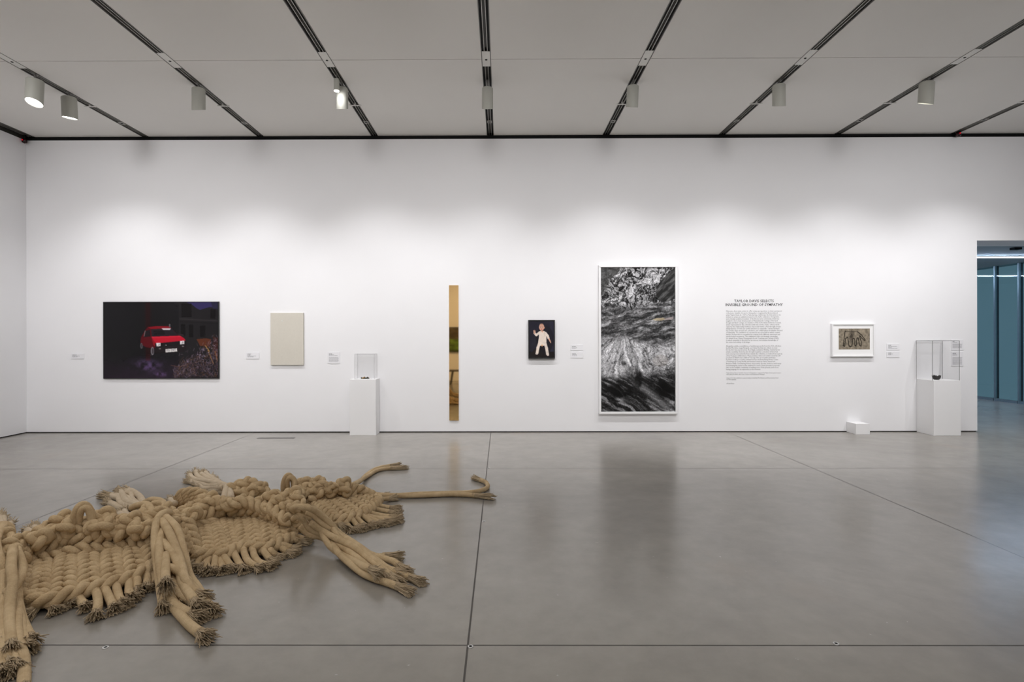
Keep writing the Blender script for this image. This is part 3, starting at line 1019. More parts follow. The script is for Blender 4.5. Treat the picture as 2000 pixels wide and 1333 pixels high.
# --- hand outline in sand
def hand_picture():
    cv = Canvas(187, 207, 492, 410, 230, (134, 124, 108))
    X, Y = cv.X, cv.Y
    n = fbm(X, Y, 1 / 22, 141, 5, 0.65)
    cv.C *= (0.62 + 0.76 * n)[..., None]
    d = (36, 31, 26)
    pts = [(250, 230), (241, 300), (232, 372), (244, 381), (258, 300), (276, 292), (288, 372), (301, 384), (316, 376), (326, 302), (344, 306),
           (345, 372), (357, 377), (366, 302), (378, 296), (392, 370), (406, 379), (408, 340), (392, 276), (440, 322), (447, 316), (402, 262), (362, 229)]
    rs = np.random.RandomState(3)
    pj = []
    for (xa, ya), (xb, yb) in zip(pts[:-1], pts[1:]):
        for k in range(6):
            f = k / 6
            pj.append((xa + (xb - xa) * f + rs.randn() * 1.2, ya + (yb - ya) * f + rs.randn() * 1.2))
    cv.line(pj, 4.6, d, 0.92)
    cv.line([(252, 229), (258, 237), (300, 238), (360, 237)], 3.4, d, 0.85)
    dk = np.exp(-(((X - 312 + (Y - 280) * 0.12) / 22) ** 2 + ((Y - 285) / 52) ** 2) * 1.2) * np.clip(fbm(X, Y, 1 / 9, 151) * 2.6 - 0.4, 0, 1)
    cv.C = cv.C * (1 - 0.85 * dk[..., None]) + np.array(d) * 0.85 * dk[..., None]
    return cv


x0, x1, z0, z1 = rect(1625.5, 632.5, 1709, 697, 0.05)
t = thing('framed_photograph', 'small white framed brown picture of a hand outline above the low plinth', 'photograph', ((x0 + x1) / 2, D, z0))
bevel(obj('frame', frame_mesh(x0, x1, z0, z1, 0.02, D - 0.05, D), M_wframe, t), 0.002)
obj('mat_board', MB().box(x0 + 0.019, x1 - 0.019, D - 0.034, D - 0.02, z0 + 0.019, z1 - 0.019), M_mat, t)
a0, a1, b0, b1 = rect(1638, 642.3, 1699, 683, 0.035)
hand_picture().soften(1).mesh('print', a0, a1, b0, b1, D - 0.0345, M_print_matte, t)

# ------------------------------------------------------------------ wall labels
def wall_label(px0, py0, px1, py1, rows, label, para=None):
    x0, x1, z0, z1 = rect(px0, py0, px1, py1, 0.006)
    t = thing('wall_label', label, 'label', ((x0 + x1) / 2, D, z0), 'museum labels')
    bevel(obj('card', MB().box(x0, x1, D - 0.008, D, z0, z1), M_card, t), 0.001)
    mb = MB()
    rs = random.Random(int(px0 * 7 + py0))
    y = py0 + 3.0
    for wd, bold in rows:
        xx = px0 + 3
        end = px0 + 3 + wd
        while xx < end:
            ww = min(end - xx, rs.uniform(1.4, 3.4))
            a = W(xx, y, 0.008)
            b_ = W(xx + ww, y + (0.95 if bold else 0.65), 0.008)
            mb.box(a.x, b_.x, D - 0.0086, D - 0.008, b_.z, a.z)
            xx += ww + 0.55
        y += 2.0 if bold else 1.75
    obj('printed_lines', mb, M_ink, t)
    if para:
        mb = MB()
        y = para[0]
        while y < para[1]:
            xx, end = px0 + 3, px1 - 2.2 - rs.uniform(0, 1.5)
            while xx < end:
                ww = min(end - xx, rs.uniform(1.0, 3.2))
                a = W(xx, y, 0.008)
                b_ = W(xx + ww, y + 0.62, 0.008)
                mb.box(a.x, b_.x, D - 0.0086, D - 0.008, b_.z, a.z)
                xx += ww + 0.4
            y += 1.25
        obj('printed_paragraph', mb, M_ink_lt, t)
    return t


wall_label(138.5, 690.5, 164, 701.5, [(8, 1), (14, 0), (10, 0)], 'small white text card left of the red car photograph')
wall_label(480.5, 688.5, 506, 701.5, [(7, 1), (6, 1), (17, 0), (12, 0)], 'small white text card left of the beige canvas')
wall_label(639.5, 688, 664, 710.5, [(6, 1), (10, 0), (17, 0)], 'taller white text card between the beige canvas and the glass case', (698, 707.5))
wall_label(1114.5, 673.5, 1139, 685, [(7, 1), (9, 0), (8, 0)], 'upper white card of the pair beside the baby photograph')
wall_label(1114.5, 688, 1139, 699.5, [(7, 1), (9, 0), (9, 0)], 'lower white card of the pair beside the baby photograph')
wall_label(1732, 671.5, 1757, 684, [(6, 1), (17, 0), (7, 1), (18, 0)], 'upper white card of the pair right of the hand picture')
wall_label(1732, 686.5, 1757, 698.5, [(6, 1), (9, 0), (6, 0)], 'lower white card of the pair right of the hand picture')
wall_label(1857.5, 664, 1882, 684.5, [(4, 1), (9, 0)], 'upper of two white cards behind the right glass case', (672, 680.5))
wall_label(1857.5, 687, 1882, 715.5, [(7, 1), (9, 0), (8, 0)], 'lower, taller of two white cards behind the right glass case', (698, 712))

# ------------------------------------------------------------------ wall text
HEAD = 'TAYLOR DAVIS SELECTS\nINVISIBLE GROUND OF SYMPATHY'
P1 = '''Museums often invite artists to offer unique perspectives on their permanent
collections. Invisible Ground of Sympathy is organized by Boston-based
artist Taylor Davis (b. 1959 in Palm Springs, California), the first artist to be
invited to curate an exhibition based on the ICA's collection. A long-time
and critically acclaimed member of the Boston arts community, Davis has
taught for more than twenty years at Massachusetts College of Art and
Design and Bard College, is a member of the ICA's Artist Advisory Council,
and is represented in the collection with two works. Davis - whose work
explores the relationship between object and viewer, often through precise
manipulations of form and careful attention to materials - carries forward
her artistic ideas around care, attention, and collaboration in Invisible Ground
of Sympathy. The exhibition is conceived as an open field in which constel-
lations of artworks are assembled to activate their different emotional and
psychological resonances. The exhibition's title and thematic grounding
are drawn from Chang Chung-yuan's book Creativity and Taoism (1963),
in which sympathy is described as an unseen, but intuitive knowledge of
the interconnectivity of all things.'''
P2 = '''Alongside notable constellations of well-known works from the ICA collection
by Ana Mendieta, Senga Nengudi, and Cindy Sherman are others on view
for the first time by Liz Larner, Ron Nagle, and James Welling. Guided by her
artistic sensibility, Davis has also brought together a selection of historical
and contemporary artworks from outside the collection, as well as from a group
of her frequent collaborators. These include a tattooed ceramic vessel by self-
proclaimed "Mad Potter of Biloxi" George Ohr, an evocative landscape
by Shannon Ebner, a newly commissioned poem from Fanny Howe, a suite
of drawings by Conny Purtill, and furniture made by Oliver Strand and
Brandon Ndife. Considering themes of precarity, wonder, violence, and beauty
and situating the viewer at the exhibition's center, Davis presents a personal
take on the ineffable complexity of making sense of the present, and of not
having language for an experience in the moment.'''
P3 = '''Taylor Davis Selects: Invisible Ground of Sympathy is organized by Taylor Davis, guest curator,
with Jeffrey De Blois, Associate Curator and Publications Manager.'''
P4 = '''Support for this exhibition is generously provided by The Kristen and Kent Lucken Fund
for Photography.'''
P5 = '#TaylorDavis'


def text_part(name, body, px0, px1, py_first, pitch, parent, align='LEFT', bold=0.0):
    cu = bpy.data.curves.new(name, 'FONT')
    cu.body = body
    cu.align_x = align
    cu.size = 1.0
    cu.resolution_u = 1
    cu.offset = bold
    tmp = bpy.data.objects.new(name, cu)
    COL.objects.link(tmp)
    bpy.context.view_layer.update()
    dg = bpy.context.evaluated_depsgraph_get()
    me = bpy.data.meshes.new_from_object(tmp.evaluated_get(dg))
    bpy.data.objects.remove(tmp)
    n = len(me.vertices)
    co = np.empty(n * 3)
    me.vertices.foreach_get('co', co)
    co = co.reshape(-1, 3)
    a, b_ = W(px0, py_first), W(px1, py_first)
    wid = co[:, 0].max() - co[:, 0].min()
    sx = (b_.x - a.x) / wid
    lp = (W(px0, py_first).z - W(px0, py_first + pitch).z)       # line pitch in metres
    sz = lp
    out = np.empty_like(co)
    out[:, 0] = (co[:, 0] - co[:, 0].min()) * sx
    out[:, 1] = 0
    out[:, 2] = co[:, 1] * sz
    loc = (a.x, D - 0.0012, a.z)
    me.vertices.foreach_set('co', out.ravel())
    me.update()
    me.materials.clear()
    return link(name, me, M_text, parent, loc, False)


q = W(1473, 750)
t = thing('wall_text', 'black lettered exhibition text on the white wall, right of the tall photograph', 'wall text', (q.x, D, q.z))
text_part('heading', HEAD, 1417, 1529, 590.9, 7.35, t, 'CENTER', 0.018)
text_part('paragraph', P1, 1418, 1528, 609.3, 3.81, t)
text_part('paragraph', P2, 1418, 1528, 677.5, 3.81, t)
text_part('credit_line', P3, 1418.5, 1526, 729.8, 3.0, t)
text_part('credit_line', P4, 1418.8, 1520, 739.7, 3.0, t)
text_part('credit_line', P5, 1419, 1434, 750.5, 3.0, t)

# ------------------------------------------------------------------ plinths and clear cases
def plinth(name, label, fx0, fx1, fy_bot, z_top, y_front, cat='plinth', shadow=True):
    a, b_ = on_y(fx0, fy_bot, y_front), on_y(fx1, fy_bot, y_front)
    o = obj(name, MB().box(a.x, b_.x, y_front, D - 0.004, 0.0, z_top), M_plinth)
    bevel(o, 0.003)
    return tag(o, label, cat), a.x, b_.x


def front_y(py):
    return on_z(CX, py).y


def clear_case(label, x0, x1, y0, y1, z0, z1, edge_mat, e=0.0035):
    t = thing('display_case', label, 'display case', ((x0 + x1) / 2, (y0 + y1) / 2, z0), 'clear acrylic cases on plinths')
    th = 0.006
    obj('pane', MB().box(x0 + th, x1 - th, y0, y0 + th, z0, z1 - th), M_acry, t)
    obj('pane', MB().box(x0 + th, x1 - th, y1 - th, y1, z0, z1 - th), M_acry, t)
    obj('pane', MB().box(x0, x0 + th, y0 + th, y1 - th, z0, z1 - th), M_acry, t)
    obj('pane', MB().box(x1 - th, x1, y0 + th, y1 - th, z0, z1 - th), M_acry, t)
    obj('lid', MB().box(x0 + th, x1 - th, y0 + th, y1 - th, z1 - th, z1), M_acry, t)
    for x in (x0 + e / 2, x1 - e / 2):
        for y in (y0 + e / 2, y1 - e / 2):
            obj('edge', MB().box(x - e / 2, x + e / 2, y - e / 2, y + e / 2, z0, z1 - e), edge_mat, t)
    for y in (y0 + e / 2, y1 - e / 2):
        obj('edge', MB().box(x0, x1, y - e / 2, y + e / 2, z1 - e, z1), edge_mat, t)
    for x in (x0 + e / 2, x1 - e / 2):
        obj('edge', MB().box(x - e / 2, x + e / 2, y0 + e, y1 - e, z1 - e, z1), edge_mat, t)
    return t


# left plinth
yF = front_y(850.6)
zt = on_y(709, 741.5, yF).z
_, lx0, lx1 = plinth('plinth', 'white plinth under the small clear case, left of the gold mirror', 683, 734.3, 850.6, zt, yF)
cx0, cx1 = on_y(693, 740, yF + 0.05).x, on_y(731.6, 740, yF + 0.05).x
clear_case('small clear case on the plinth left of the gold mirror', cx0, cx1, yF + 0.03, D - 0.03, zt, on_y(710, 692, yF + 0.03).z, M_edge, 0.0022)
# small cluster inside
mb, mb2 = MB(), MB()
q = on_y(713.5, 739.5, yF + 0.14)
rs = random.Random(3)
tt_ = thing('small_sculpture', 'tiny dark green clustered object inside the left clear case', 'sculpture', (q.x, q.y, zt))
for k in range(9):
    a = k / 9 * 2 * math.pi
    r_ = 0.036 + rs.uniform(-0.008, 0.008)
    cxx, cyy = q.x + r_ * math.cos(a) * 1.3, q.y + r_ * math.sin(a)
    hh = rs.uniform(0.016, 0.034)
    (mb if k % 3 else mb2).lathe([(0.0, hh), (0.007, hh * 0.95), (0.015, hh * 0.6), (0.012, hh * 0.15), (0.005, 0.0)], (cxx, cyy, zt), 12)
mb.tube([(q.x + 0.045 * 1.3 * math.cos(a), q.y + 0.04 * math.sin(a), zt + 0.008) for a in np.linspace(0, 2 * math.pi, 25)], 0.008, 8)
obj('lobes', mb, M_moss, tt_, smooth=True)
obj('gilt_lobes', mb2, M_gold, tt_, smooth=True)

# right plinth
yR = front_y(852.8)
ztr = on_y(1850, 743.6, yR).z
_, rx0, rx1 = plinth('plinth', 'tall white plinth under the large clear case beside the doorway', 1823.8, 1877, 852.8, ztr, yR)
clear_case('large clear case with dark edges on the plinth beside the doorway', on_y(1821, 700, yR).x, on_y(1874.4, 700, yR).x, yR + 0.0, D - 0.02, ztr,
           on_y(1850, 665.6, yR).z, M_edge_dark, 0.0045)
# crimped bowl
q = on_y(1829, 739, yR + 0.16)
tb = thing('bowl', 'small dark crimped pottery bowl inside the large clear case', 'bowl', (q.x, q.y, ztr))
seg, v, faces = 48, [], []
prof = [(0.0, 0.0), (0.030, 0.0), (0.044, 0.012), (0.052, 0.028), (0.050, 0.044), (0.054, 0.058), (0.049, 0.058), (0.044, 0.042), (0.036, 0.016), (0.0, 0.010)]
for i, (r_, z_) in enumerate(prof):
    for k in range(seg):
        a = 2 * math.pi * k / seg
        wv = math.sin(a * 5 + 0.5) * (0.012 if 4 <= i <= 6 else 0.004 if i in (3, 7) else 0)
        v.append((q.x + (r_ + wv * 0.6) * math.cos(a), q.y + (r_ + wv * 0.6) * math.sin(a), ztr + z_ + (wv if 5 <= i <= 6 else 0)))
for i in range(len(prof) - 1):
    for k in range(seg):
        k2 = (k + 1) % seg
        faces.append((i * seg + k, i * seg + k2, (i + 1) * seg + k2, (i + 1) * seg + k))
mb = MB()
mb.add(v, faces)
obj('vessel', mb, M_bronze, tb, smooth=True)

# low plinth
yS = front_y(850.2)
zs = on_y(1685, 828.3, yS).z
plinth('low_plinth', 'low white block on the floor below the hand picture', 1671.8, 1699.2, 850.2, zs, yS)

# ------------------------------------------------------------------ opposite wall and what the mirror shows
def field_picture():
    cv = Canvas(0, 0, 120, 100, 160, (96, 84, 62))
    X, Y = cv.X, cv.Y
    n = fbm(X, Y, 1 / 7, 161, 5, 0.65)
    cv.C[:] = np.array([92, 82, 66]) * (0.55 + 0.9 * n)[..., None]
    g = Y > 45 + 4 * np.sin(X / 11)
    cv.C[g] = (np.array([104, 132, 58]) * (0.55 + 0.9 * fbm(X, Y * 1.6, 1 / 10, 171, 5, 0.6))[..., None])[g]
    cv.fill(Y > 92, (50, 56, 26), 0.6)
    return cv


px0, px1 = -1.82, -0.45
pz0, pz1 = 0.99, 1.86
t = thing('framed_photograph', 'green meadow picture on the opposite wall, seen in the gold mirror', 'photograph', ((px0 + px1) / 2, YB, pz0))
obj('frame', frame_mesh(px0, px1, pz0, pz1, 0.02, YB, YB + 0.04), M_bframe, t)
field_picture().mesh('print', px0 + 0.019, px1 - 0.019, pz0 + 0.019, pz1 - 0.019, YB + 0.03, M_print_matte, t, flip=True)

t = thing('bench', 'dark wooden bench with splayed legs, seen in the gold mirror', 'bench', (-0.95, 0.0, 0.0))
obj('seat', MB().box(-1.67, -0.25, -0.2, 0.2, 0.42, 0.465), M_wood, t)
bevel(t.children[0], 0.012, 3)
for sx, x in ((-1, -1.55), (1, -0.37)):
    for sy in (-1, 1):
        obj('leg', MB().tube([(x, sy * 0.13, 0.43), (x + sx * 0.07, sy * 0.19, 0.0)], [0.026, 0.019], 12), M_wood, t, smooth=False)
    obj('stretcher', MB().tube([(x + sx * 0.035, -0.16, 0.2), (x + sx * 0.035, 0.16, 0.2)], 0.013, 10), M_wood, t)

# ------------------------------------------------------------------ floor fittings
p0, p1 = on_z(503, 856.3), on_z(580, 853.8)
struct(obj('trim_4', MB().box(p0.x, p1.x, p0.y - 0.03, p0.y + 0.03, 0.0, 0.002), M_floorslot))
for px, py, lab in ((953.5, 915.5, 'small metal floor anchor where the joints cross near the long rope'),
                    (919, 1264, 'small metal floor anchor where the joints cross in the foreground'),
                    (1633, 1258.5, 'small metal floor anchor on the foreground joint, right side'),
                    (206, 1266, 'small metal floor anchor on the foreground joint, left between rope bundles'),
                    (945, 1019, 'small metal floor anchor halfway along the middle joint')):
    q = on_z(px, py)
    t = thing('floor_anchor', lab, 'floor anchor', (q.x, q.y, 0), 'metal floor anchors')
    obj('ring', MB().lathe([(0.015, 0.0), (0.014, 0.003), (0.008, 0.003), (0.008, 0.0005)], (q.x, q.y, 0.0003), 20), M_steel, t)
    obj('hole', MB().lathe([(0.0, 0.0), (0.008, 0.0), (0.008, 0.001), (0.0, 0.001)], (q.x, q.y, 0.0003), 16), M_black, t)

#ROPE
# ------------------------------------------------------------------ the rope sculpture
RR = 0.0255                                           # rope radius
rnd = random.Random(21)


def zoomed(x0, y0, k):
    return lambda zx, zy, z=RR: np.array(on_z(x0 + zx / k, y0 + zy / k, z))


ZA, ZB, ZC = zoomed(0, 880, 2.942), zoomed(280, 880, 4.9375), zoomed(500, 880, 4.1667)
ZD, ZE, ZF, ZG = zoomed(0, 960, 9.068), zoomed(0, 1090, 5.486), zoomed(180, 900, 6.667), zoomed(200, 1100, 7.692)


def spline(pts, step=0.014, n=None):
    """centripetal-like Catmull-Rom through pts, resampled evenly"""
    P = np.asarray(pts, float)
    if len(P) == 2:
        Q = P[0] + (P[1] - P[0]) * np.linspace(0, 1, 40)[:, None]
    else:
        E = np.vstack([2 * P[0] - P[1], P, 2 * P[-1] - P[-2]])
        Q = []
        for i in range(1, len(E) - 2):
            p0, p1, p2, p3 = E[i - 1], E[i], E[i + 1], E[i + 2]
            d = max(np.linalg.norm(p2 - p1), 1e-6)
            t1 = (p2 - p0) / max(np.linalg.norm(p2 - p0), 1e-6) * d
            t2 = (p3 - p1) / max(np.linalg.norm(p3 - p1), 1e-6) * d
            u = np.linspace(0, 1, 24, endpoint=(i == len(E) - 3))[:, None]
            Q.append((2 * u ** 3 - 3 * u ** 2 + 1) * p1 + (u ** 3 - 2 * u ** 2 + u) * t1 + (-2 * u ** 3 + 3 * u ** 2) * p2 + (u ** 3 - u ** 2) * t2)
        Q = np.vstack(Q)
    L = np.concatenate([[0], np.cumsum(np.linalg.norm(np.diff(Q, axis=0), axis=1))])
    m = n or max(4, int(L[-1] / step) + 1)
    s_ = np.linspace(0, L[-1], m)
    return np.stack([np.interp(s_, L, Q[:, k]) for k in range(3)], 1)


c0 = ZA(700, 600, 0.0)
SCULPT = thing('rope_sculpture', 'large knotted and braided tan rope sculpture sprawling on the concrete floor', 'sculpture', (c0[0], c0[1], 0.0))
BACK = np.array([-0.75, 0.66, 0.0])                  # from the body towards its far side
SPINE = np.array([0.66, 0.75, 0.0])                  # along the body, away from the camera


def fray(parent, tip, d, r=RR, length=0.085, n=110, spread=0.9, flat=True):
    """unravelled rope end: a skirt of yarns that flares past the whipping"""
    mb = MB()
    d = np.array(d, float)
    d /= np.linalg.norm(d)
    if flat:
        d = np.array([d[0], d[1], min(d[2], 0.0) * 0.5 - 0.05])
        d /= np.linalg.norm(d)
    a = np.cross(d, [0, 0, 1.0])
    a /= np.linalg.norm(a)
    b_ = np.cross(a, d)
    length *= rnd.uniform(0.85, 1.2)
    for k in range(n):
        th, q = rnd.uniform(0, 2 * math.pi), math.sqrt(rnd.random())
        o = a * math.cos(th) + b_ * math.sin(th)
        r0 = r * (0.35 + 0.65 * q) * 0.96
        fl = r * (0.9 + spread * rnd.uniform(0.3, 1.25)) * (0.2 + 0.8 * q)
        L_ = length * rnd.uniform(0.75, 1.1)
        jx = np.array([rnd.gauss(0, 1) for _ in range(3)]) * 0.007
        pts = []
        for f in (-0.12, 0.2, 0.45, 0.7, 1.0):
            rad = r0 + (fl - r0 * 0.6) * max(f, 0) ** 1.4
            p_ = tip + d * L_ * f + o * rad + jx * max(f, 0) ** 2 + a * math.sin(f * 9 + th * 5) * 0.002
            p_[2] = max(p_[2], 0.004 + 0.004 * rnd.random())
            pts.append(p_)
        mb.tube(pts, [0.0030, 0.0032, 0.0031, 0.0030, 0.0018], 4)
    obj('frayed_end', mb, M_fray, parent, smooth=True)


def strand(name, pts, end=True, start=False, r=RR, mat=None, **kw):
    C_ = spline(pts)
    # slight wander so that no strand is ruler straight
    n = len(C_)
    ph = rnd.uniform(0, 6)
    C_ += (SPINE * 0.004)[None] * np.sin(np.arange(n) * 0.11 + ph)[:, None]
    C_[:, 2] = np.maximum(C_[:, 2], r * 0.99)
    rad = np.full(n, r)
    if end:
        rad[-3:] *= [1.0, 1.04, 1.08]
    mb = MB()
    mb.tube(C_, rad, 12)
    o = obj(name, mb, mat or M_rope, SCULPT, smooth=True)
    if end:
        fray(o, C_[-1], C_[-1] - C_[-min(6, n)], r, **kw)
    if start:
        fray(o, C_[0], C_[0] - C_[min(5, n - 1)], r, **kw)
    return o


def twist(mb, C_, r, hr, pitch, phase=0.0, hand=1, lat=None, sides=8, squash=0.8, n_str=2):
    """n strands laid round a centre line"""
    L = np.concatenate([[0], np.cumsum(np.linalg.norm(np.diff(C_, axis=0), axis=1))])
    T = np.gradient(C_, axis=0)
    T /= np.linalg.norm(T, axis=1, keepdims=True)
    lat = SPINE if lat is None else lat
    Lt = np.zeros_like(T)
    prev = lat
    for q in range(len(T)):
        u = lat - T[q] * T[q].dot(lat)
        if np.linalg.norm(u) < 0.5:
            u = prev - T[q] * T[q].dot(prev)
        elif u.dot(prev) < 0:
            u = -u
        prev = u / np.linalg.norm(u)
        if q:
            prev = prev * 0.3 + Lt[q - 1] * 0.7
            prev -= T[q] * T[q].dot(prev)
            prev /= np.linalg.norm(prev)
        Lt[q] = prev
    N_ = np.cross(Lt, T)
    for k in range(n_str):
        w_ = hand * 2 * math.pi * L / pitch + phase + k * 2 * math.pi / n_str
        Q = C_ + Lt * (np.cos(w_) * hr)[:, None] + N_ * (np.sin(w_) * hr * squash)[:, None]
        Q[:, 2] = np.maximum(Q[:, 2], r * 0.95)
        mb.tube(Q, r, sides)


def panel(name, front, mid, crest, cols, back=True, r=0.0220, hr=0.0225, pitch=0.118, back_len=0.55):
    FR, MI, CR = (spline(q, n=cols) for q in (front, mid, crest))
    mb = MB()
    for i in range(cols):
        pts = [FR[i], FR[i] * 0.5 + MI[i] * 0.5 + np.array([0, 0, 0.015]), MI[i], MI[i] * 0.4 + CR[i] * 0.6, CR[i]]
        if back:
            pts += [CR[i] + BACK * 0.14 + np.array([0, 0, -0.09]), CR[i] + BACK * (back_len * 0.6) + np.array([0, 0, 0.08 - CR[i][2]]),
                    np.array([CR[i][0], CR[i][1], 0.035]) + BACK * back_len]
        C_ = spline(pts, step=0.009)
        C_ = C_ + (SPINE * 0.006) * np.sin(np.arange(len(C_)) * 0.05 + rnd.uniform(0, 6))[:, None]
        C_[:, 2] += 0.006 * np.sin(np.arange(len(C_)) * 0.07 + rnd.uniform(0, 6))
        twist(mb, C_, r * rnd.uniform(0.94, 1.05), hr, pitch * rnd.uniform(0.9, 1.12), phase=rnd.uniform(0, 6), hand=1 if i % 2 else -1, squash=0.95)
    # plaited hem along the front
    twist(mb, spline([p_ + np.array([0, 0, 0.012]) for p_ in front], step=0.013), 0.026, 0.024, 0.15, lat=np.array([0, 0, 1.0]))
    o = obj(name, mb, M_rope, SCULPT, smooth=True)
    return FR, MI, CR


def ridge_rows(MI, CR, ts, r=0.0255, hr=0.027, pitch=0.14, out=0.055):
    for k, t_ in enumerate(ts):
        base = spline(MI * (1 - t_) + CR * t_ - BACK * out * (1 - 0.5 * t_), step=0.014)
        n = len(base)
        base[:, 2] += 0.010 * np.sin(np.arange(n) * 0.33 + k)
        mb = MB()
        twist(mb, base, r, hr, pitch, phase=k * 1.7, hand=1 if k % 2 else -1, lat=np.array([0, 0, 1.0]), sides=10, squash=1.0)
        obj('ridge_braid', mb, M_rope, SCULPT, smooth=True)


def loop(c_, h, w_, r=0.029, yaw=0.0, lean=0.0, twist_=0.03):
    """one bight of rope standing out of the ridge"""
    u = SPINE * math.cos(yaw) + (-BACK) * math.sin(yaw)
    n_ = np.cross(u, [0, 0, 1.0])
    up = np.array([0, 0, 1.0]) + n_ * lean
    pts = [c_ - u * w_ * 0.7 - up * 0.10 - n_ * twist_, c_ - u * w_ * 0.95 - n_ * twist_ * 0.6, c_ - u * w_ * 0.75 + up * h * 0.65, c_ + up * h,
           c_ + u * w_ * 0.75 + up * h * 0.65, c_ + u * w_ * 0.95 + n_ * twist_ * 0.6, c_ + u * w_ * 0.7 - up * 0.10 + n_ * twist_]
    mb = MB()
    mb.tube(spline(pts, step=0.011), r, 12)
    obj('rope_loop', mb, M_rope, SCULPT, smooth=True)


def knot(c_, s_=0.055, r=0.028, rot=0.0, tilt=0.5):
    """overhand knot pulled up on the ridge (a trefoil)"""
    s_ *= 0.86
    r *= 0.9
    t_ = np.linspace(0, 2 * math.pi, 70)
    x = (np.sin(t_) + 2 * np.sin(2 * t_)) / 3 * s_
    y = (np.cos(t_) - 2 * np.cos(2 * t_)) / 3 * s_
    z = -np.sin(3 * t_) * r * 0.85
    M_ = np.array(Matrix.Rotation(rot, 3, 'Z') @ Matrix.Rotation(tilt, 3, 'X'))
    P = np.stack([x, y, z], 1) @ M_.T + c_
    mb = MB()
    mb.tube(P, r, 12, cap=False)
    obj('rope_knot', mb, M_rope, SCULPT, smooth=True)


# --- panel nearest the camera
fA = [ZA(*q) for q in ((115, 850, .05), (250, 880, .05), (380, 850, .05), (500, 815, .05), (620, 785, .05), (720, 755, .05), (830, 712, .055), (890, 655, .07))]
mA = [ZA(*q) for q in ((70, 660, .10), (180, 630, .11), (330, 600, .12), (500, 570, .12), (650, 548, .12), (760, 540, .12), (860, 545, .12))]
kA = [ZA(*q) for q in ((60, 545, .18), (180, 495, .24), (330, 410, .28), (480, 415, .28), (600, 395, .28), (720, 400, .27), (850, 385, .26))]
FR, MI, CR = panel('woven_panel', fA, mA, kA, 14)
ridge_rows(MI, CR, (0.05, 0.42, 0.8))
for zx, zy, z, s_, ro, ti in ((225, 510, .25, .06, 0.3, 0.9), (360, 400, .30, .062, 1.2, 0.7), (385, 450, .27, .06, 2.2, 1.1), (590, 380, .30, .065, 0.5, 0.8),
                             (620, 440, .26, .06, 1.9, 1.0), (545, 455, .25, .058, 2.9, 1.2), (755, 405, .28, .06, 0.9, 0.9), (780, 460, .24, .055, 2.4, 1.1),
                             (690, 470, .22, .05, 0.1, 1.0), (300, 490, .24, .055, 1.4, 1.0), (840, 450, .24, .05, 0.2, 0.9)):
    knot(ZA(zx, zy, z), s_, 0.029, ro, ti)
loop(ZA(476, 435, .265), 0.145, 0.056, 0.0225, yaw=0.12, lean=-0.04, twist_=0.015)
loop(ZA(490, 440, .26), 0.130, 0.040, 0.0225, yaw=0.55, lean=0.05, twist_=0.02)

# --- middle panel
fB = [ZB(*q) for q in ((480, 1020, .05), (590, 1030, .05), (700, 1020, .05), (770, 1030, .05), (860, 990, .05), (960, 950, .05), (1080, 960, .05), (1200, 960, .05), (1320, 915, .05), (1440, 850, .05))]
mB = [ZB(*q) for q in ((390, 800, .11), (500, 740, .12), (620, 690, .13), (760, 610, .14), (900, 610, .14), (1020, 640, .13), (1150, 640, .13), (1290, 670, .12), (1400, 720, .11))]
kB = [ZB(*q) for q in ((320, 640, .20), (420, 560, .24), (560, 500, .27), (700, 470, .28), (830, 500, .28), (950, 480, .28), (1080, 500, .26), (1220, 560, .24), (1380, 650, .2))]
FR, MI, CR = panel('woven_panel', fB, mB, kB, 18, r=0.0205, hr=0.0215, pitch=0.106)
ridge_rows(MI, CR, (0.02, 0.45, 0.85))
for zx, zy, z, s_, ro, ti in ((470, 590, .26, .06, 0.2, 0.9), (440, 640, .22, .055, 1.5, 1.0), (640, 440, .30, .058, 0.8, 0.9), (560, 470, .28, .05, 2.0, 0.8),
                             (900, 330, .30, .07, 0.4, 0.6), (1000, 310, .31, .075, 1.4, 0.8), (1090, 310, .31, .07, 2.5, 0.7), (1030, 380, .27, .07, 0.0, 1.1), (920, 390, .26, .06, 2.2, 1.1),
                             (940, 470, .24, .055, 1.2, 1.0), (1090, 490, .22, .055, 0.2, 0.9), (750, 530, .24, .05, 2.7, 1.1), (870, 540, .22, .05, 0.9, 1.0),
                             (1150, 350, .28, .055, 1.1, 0.9), (680, 500, .26, .05, 0.5, 1.1)):
    knot(ZB(zx, zy, z) - np.array([0, 0, 0.025]), s_, 0.028, ro, ti)
# plaited band lying over the left shoulder of the middle panel
for k in range(5):
    a_, b_ = ZB(300 + 10 * k, 520 - 24 * k, .13 + .022 * k), ZB(560 + 12 * k, 520 - 22 * k, .15 + .02 * k)
    m_ = ZB(430 + 10 * k, 505 - 27 * k, .155 + .024 * k)
    mb = MB()
    twist(mb, spline([a_, m_, b_]), 0.023, 0.020, 0.13, phase=k, hand=1, lat=np.array([0, 0, 1.0]))
    obj('ridge_braid', mb, M_rope, SCULPT, smooth=True)

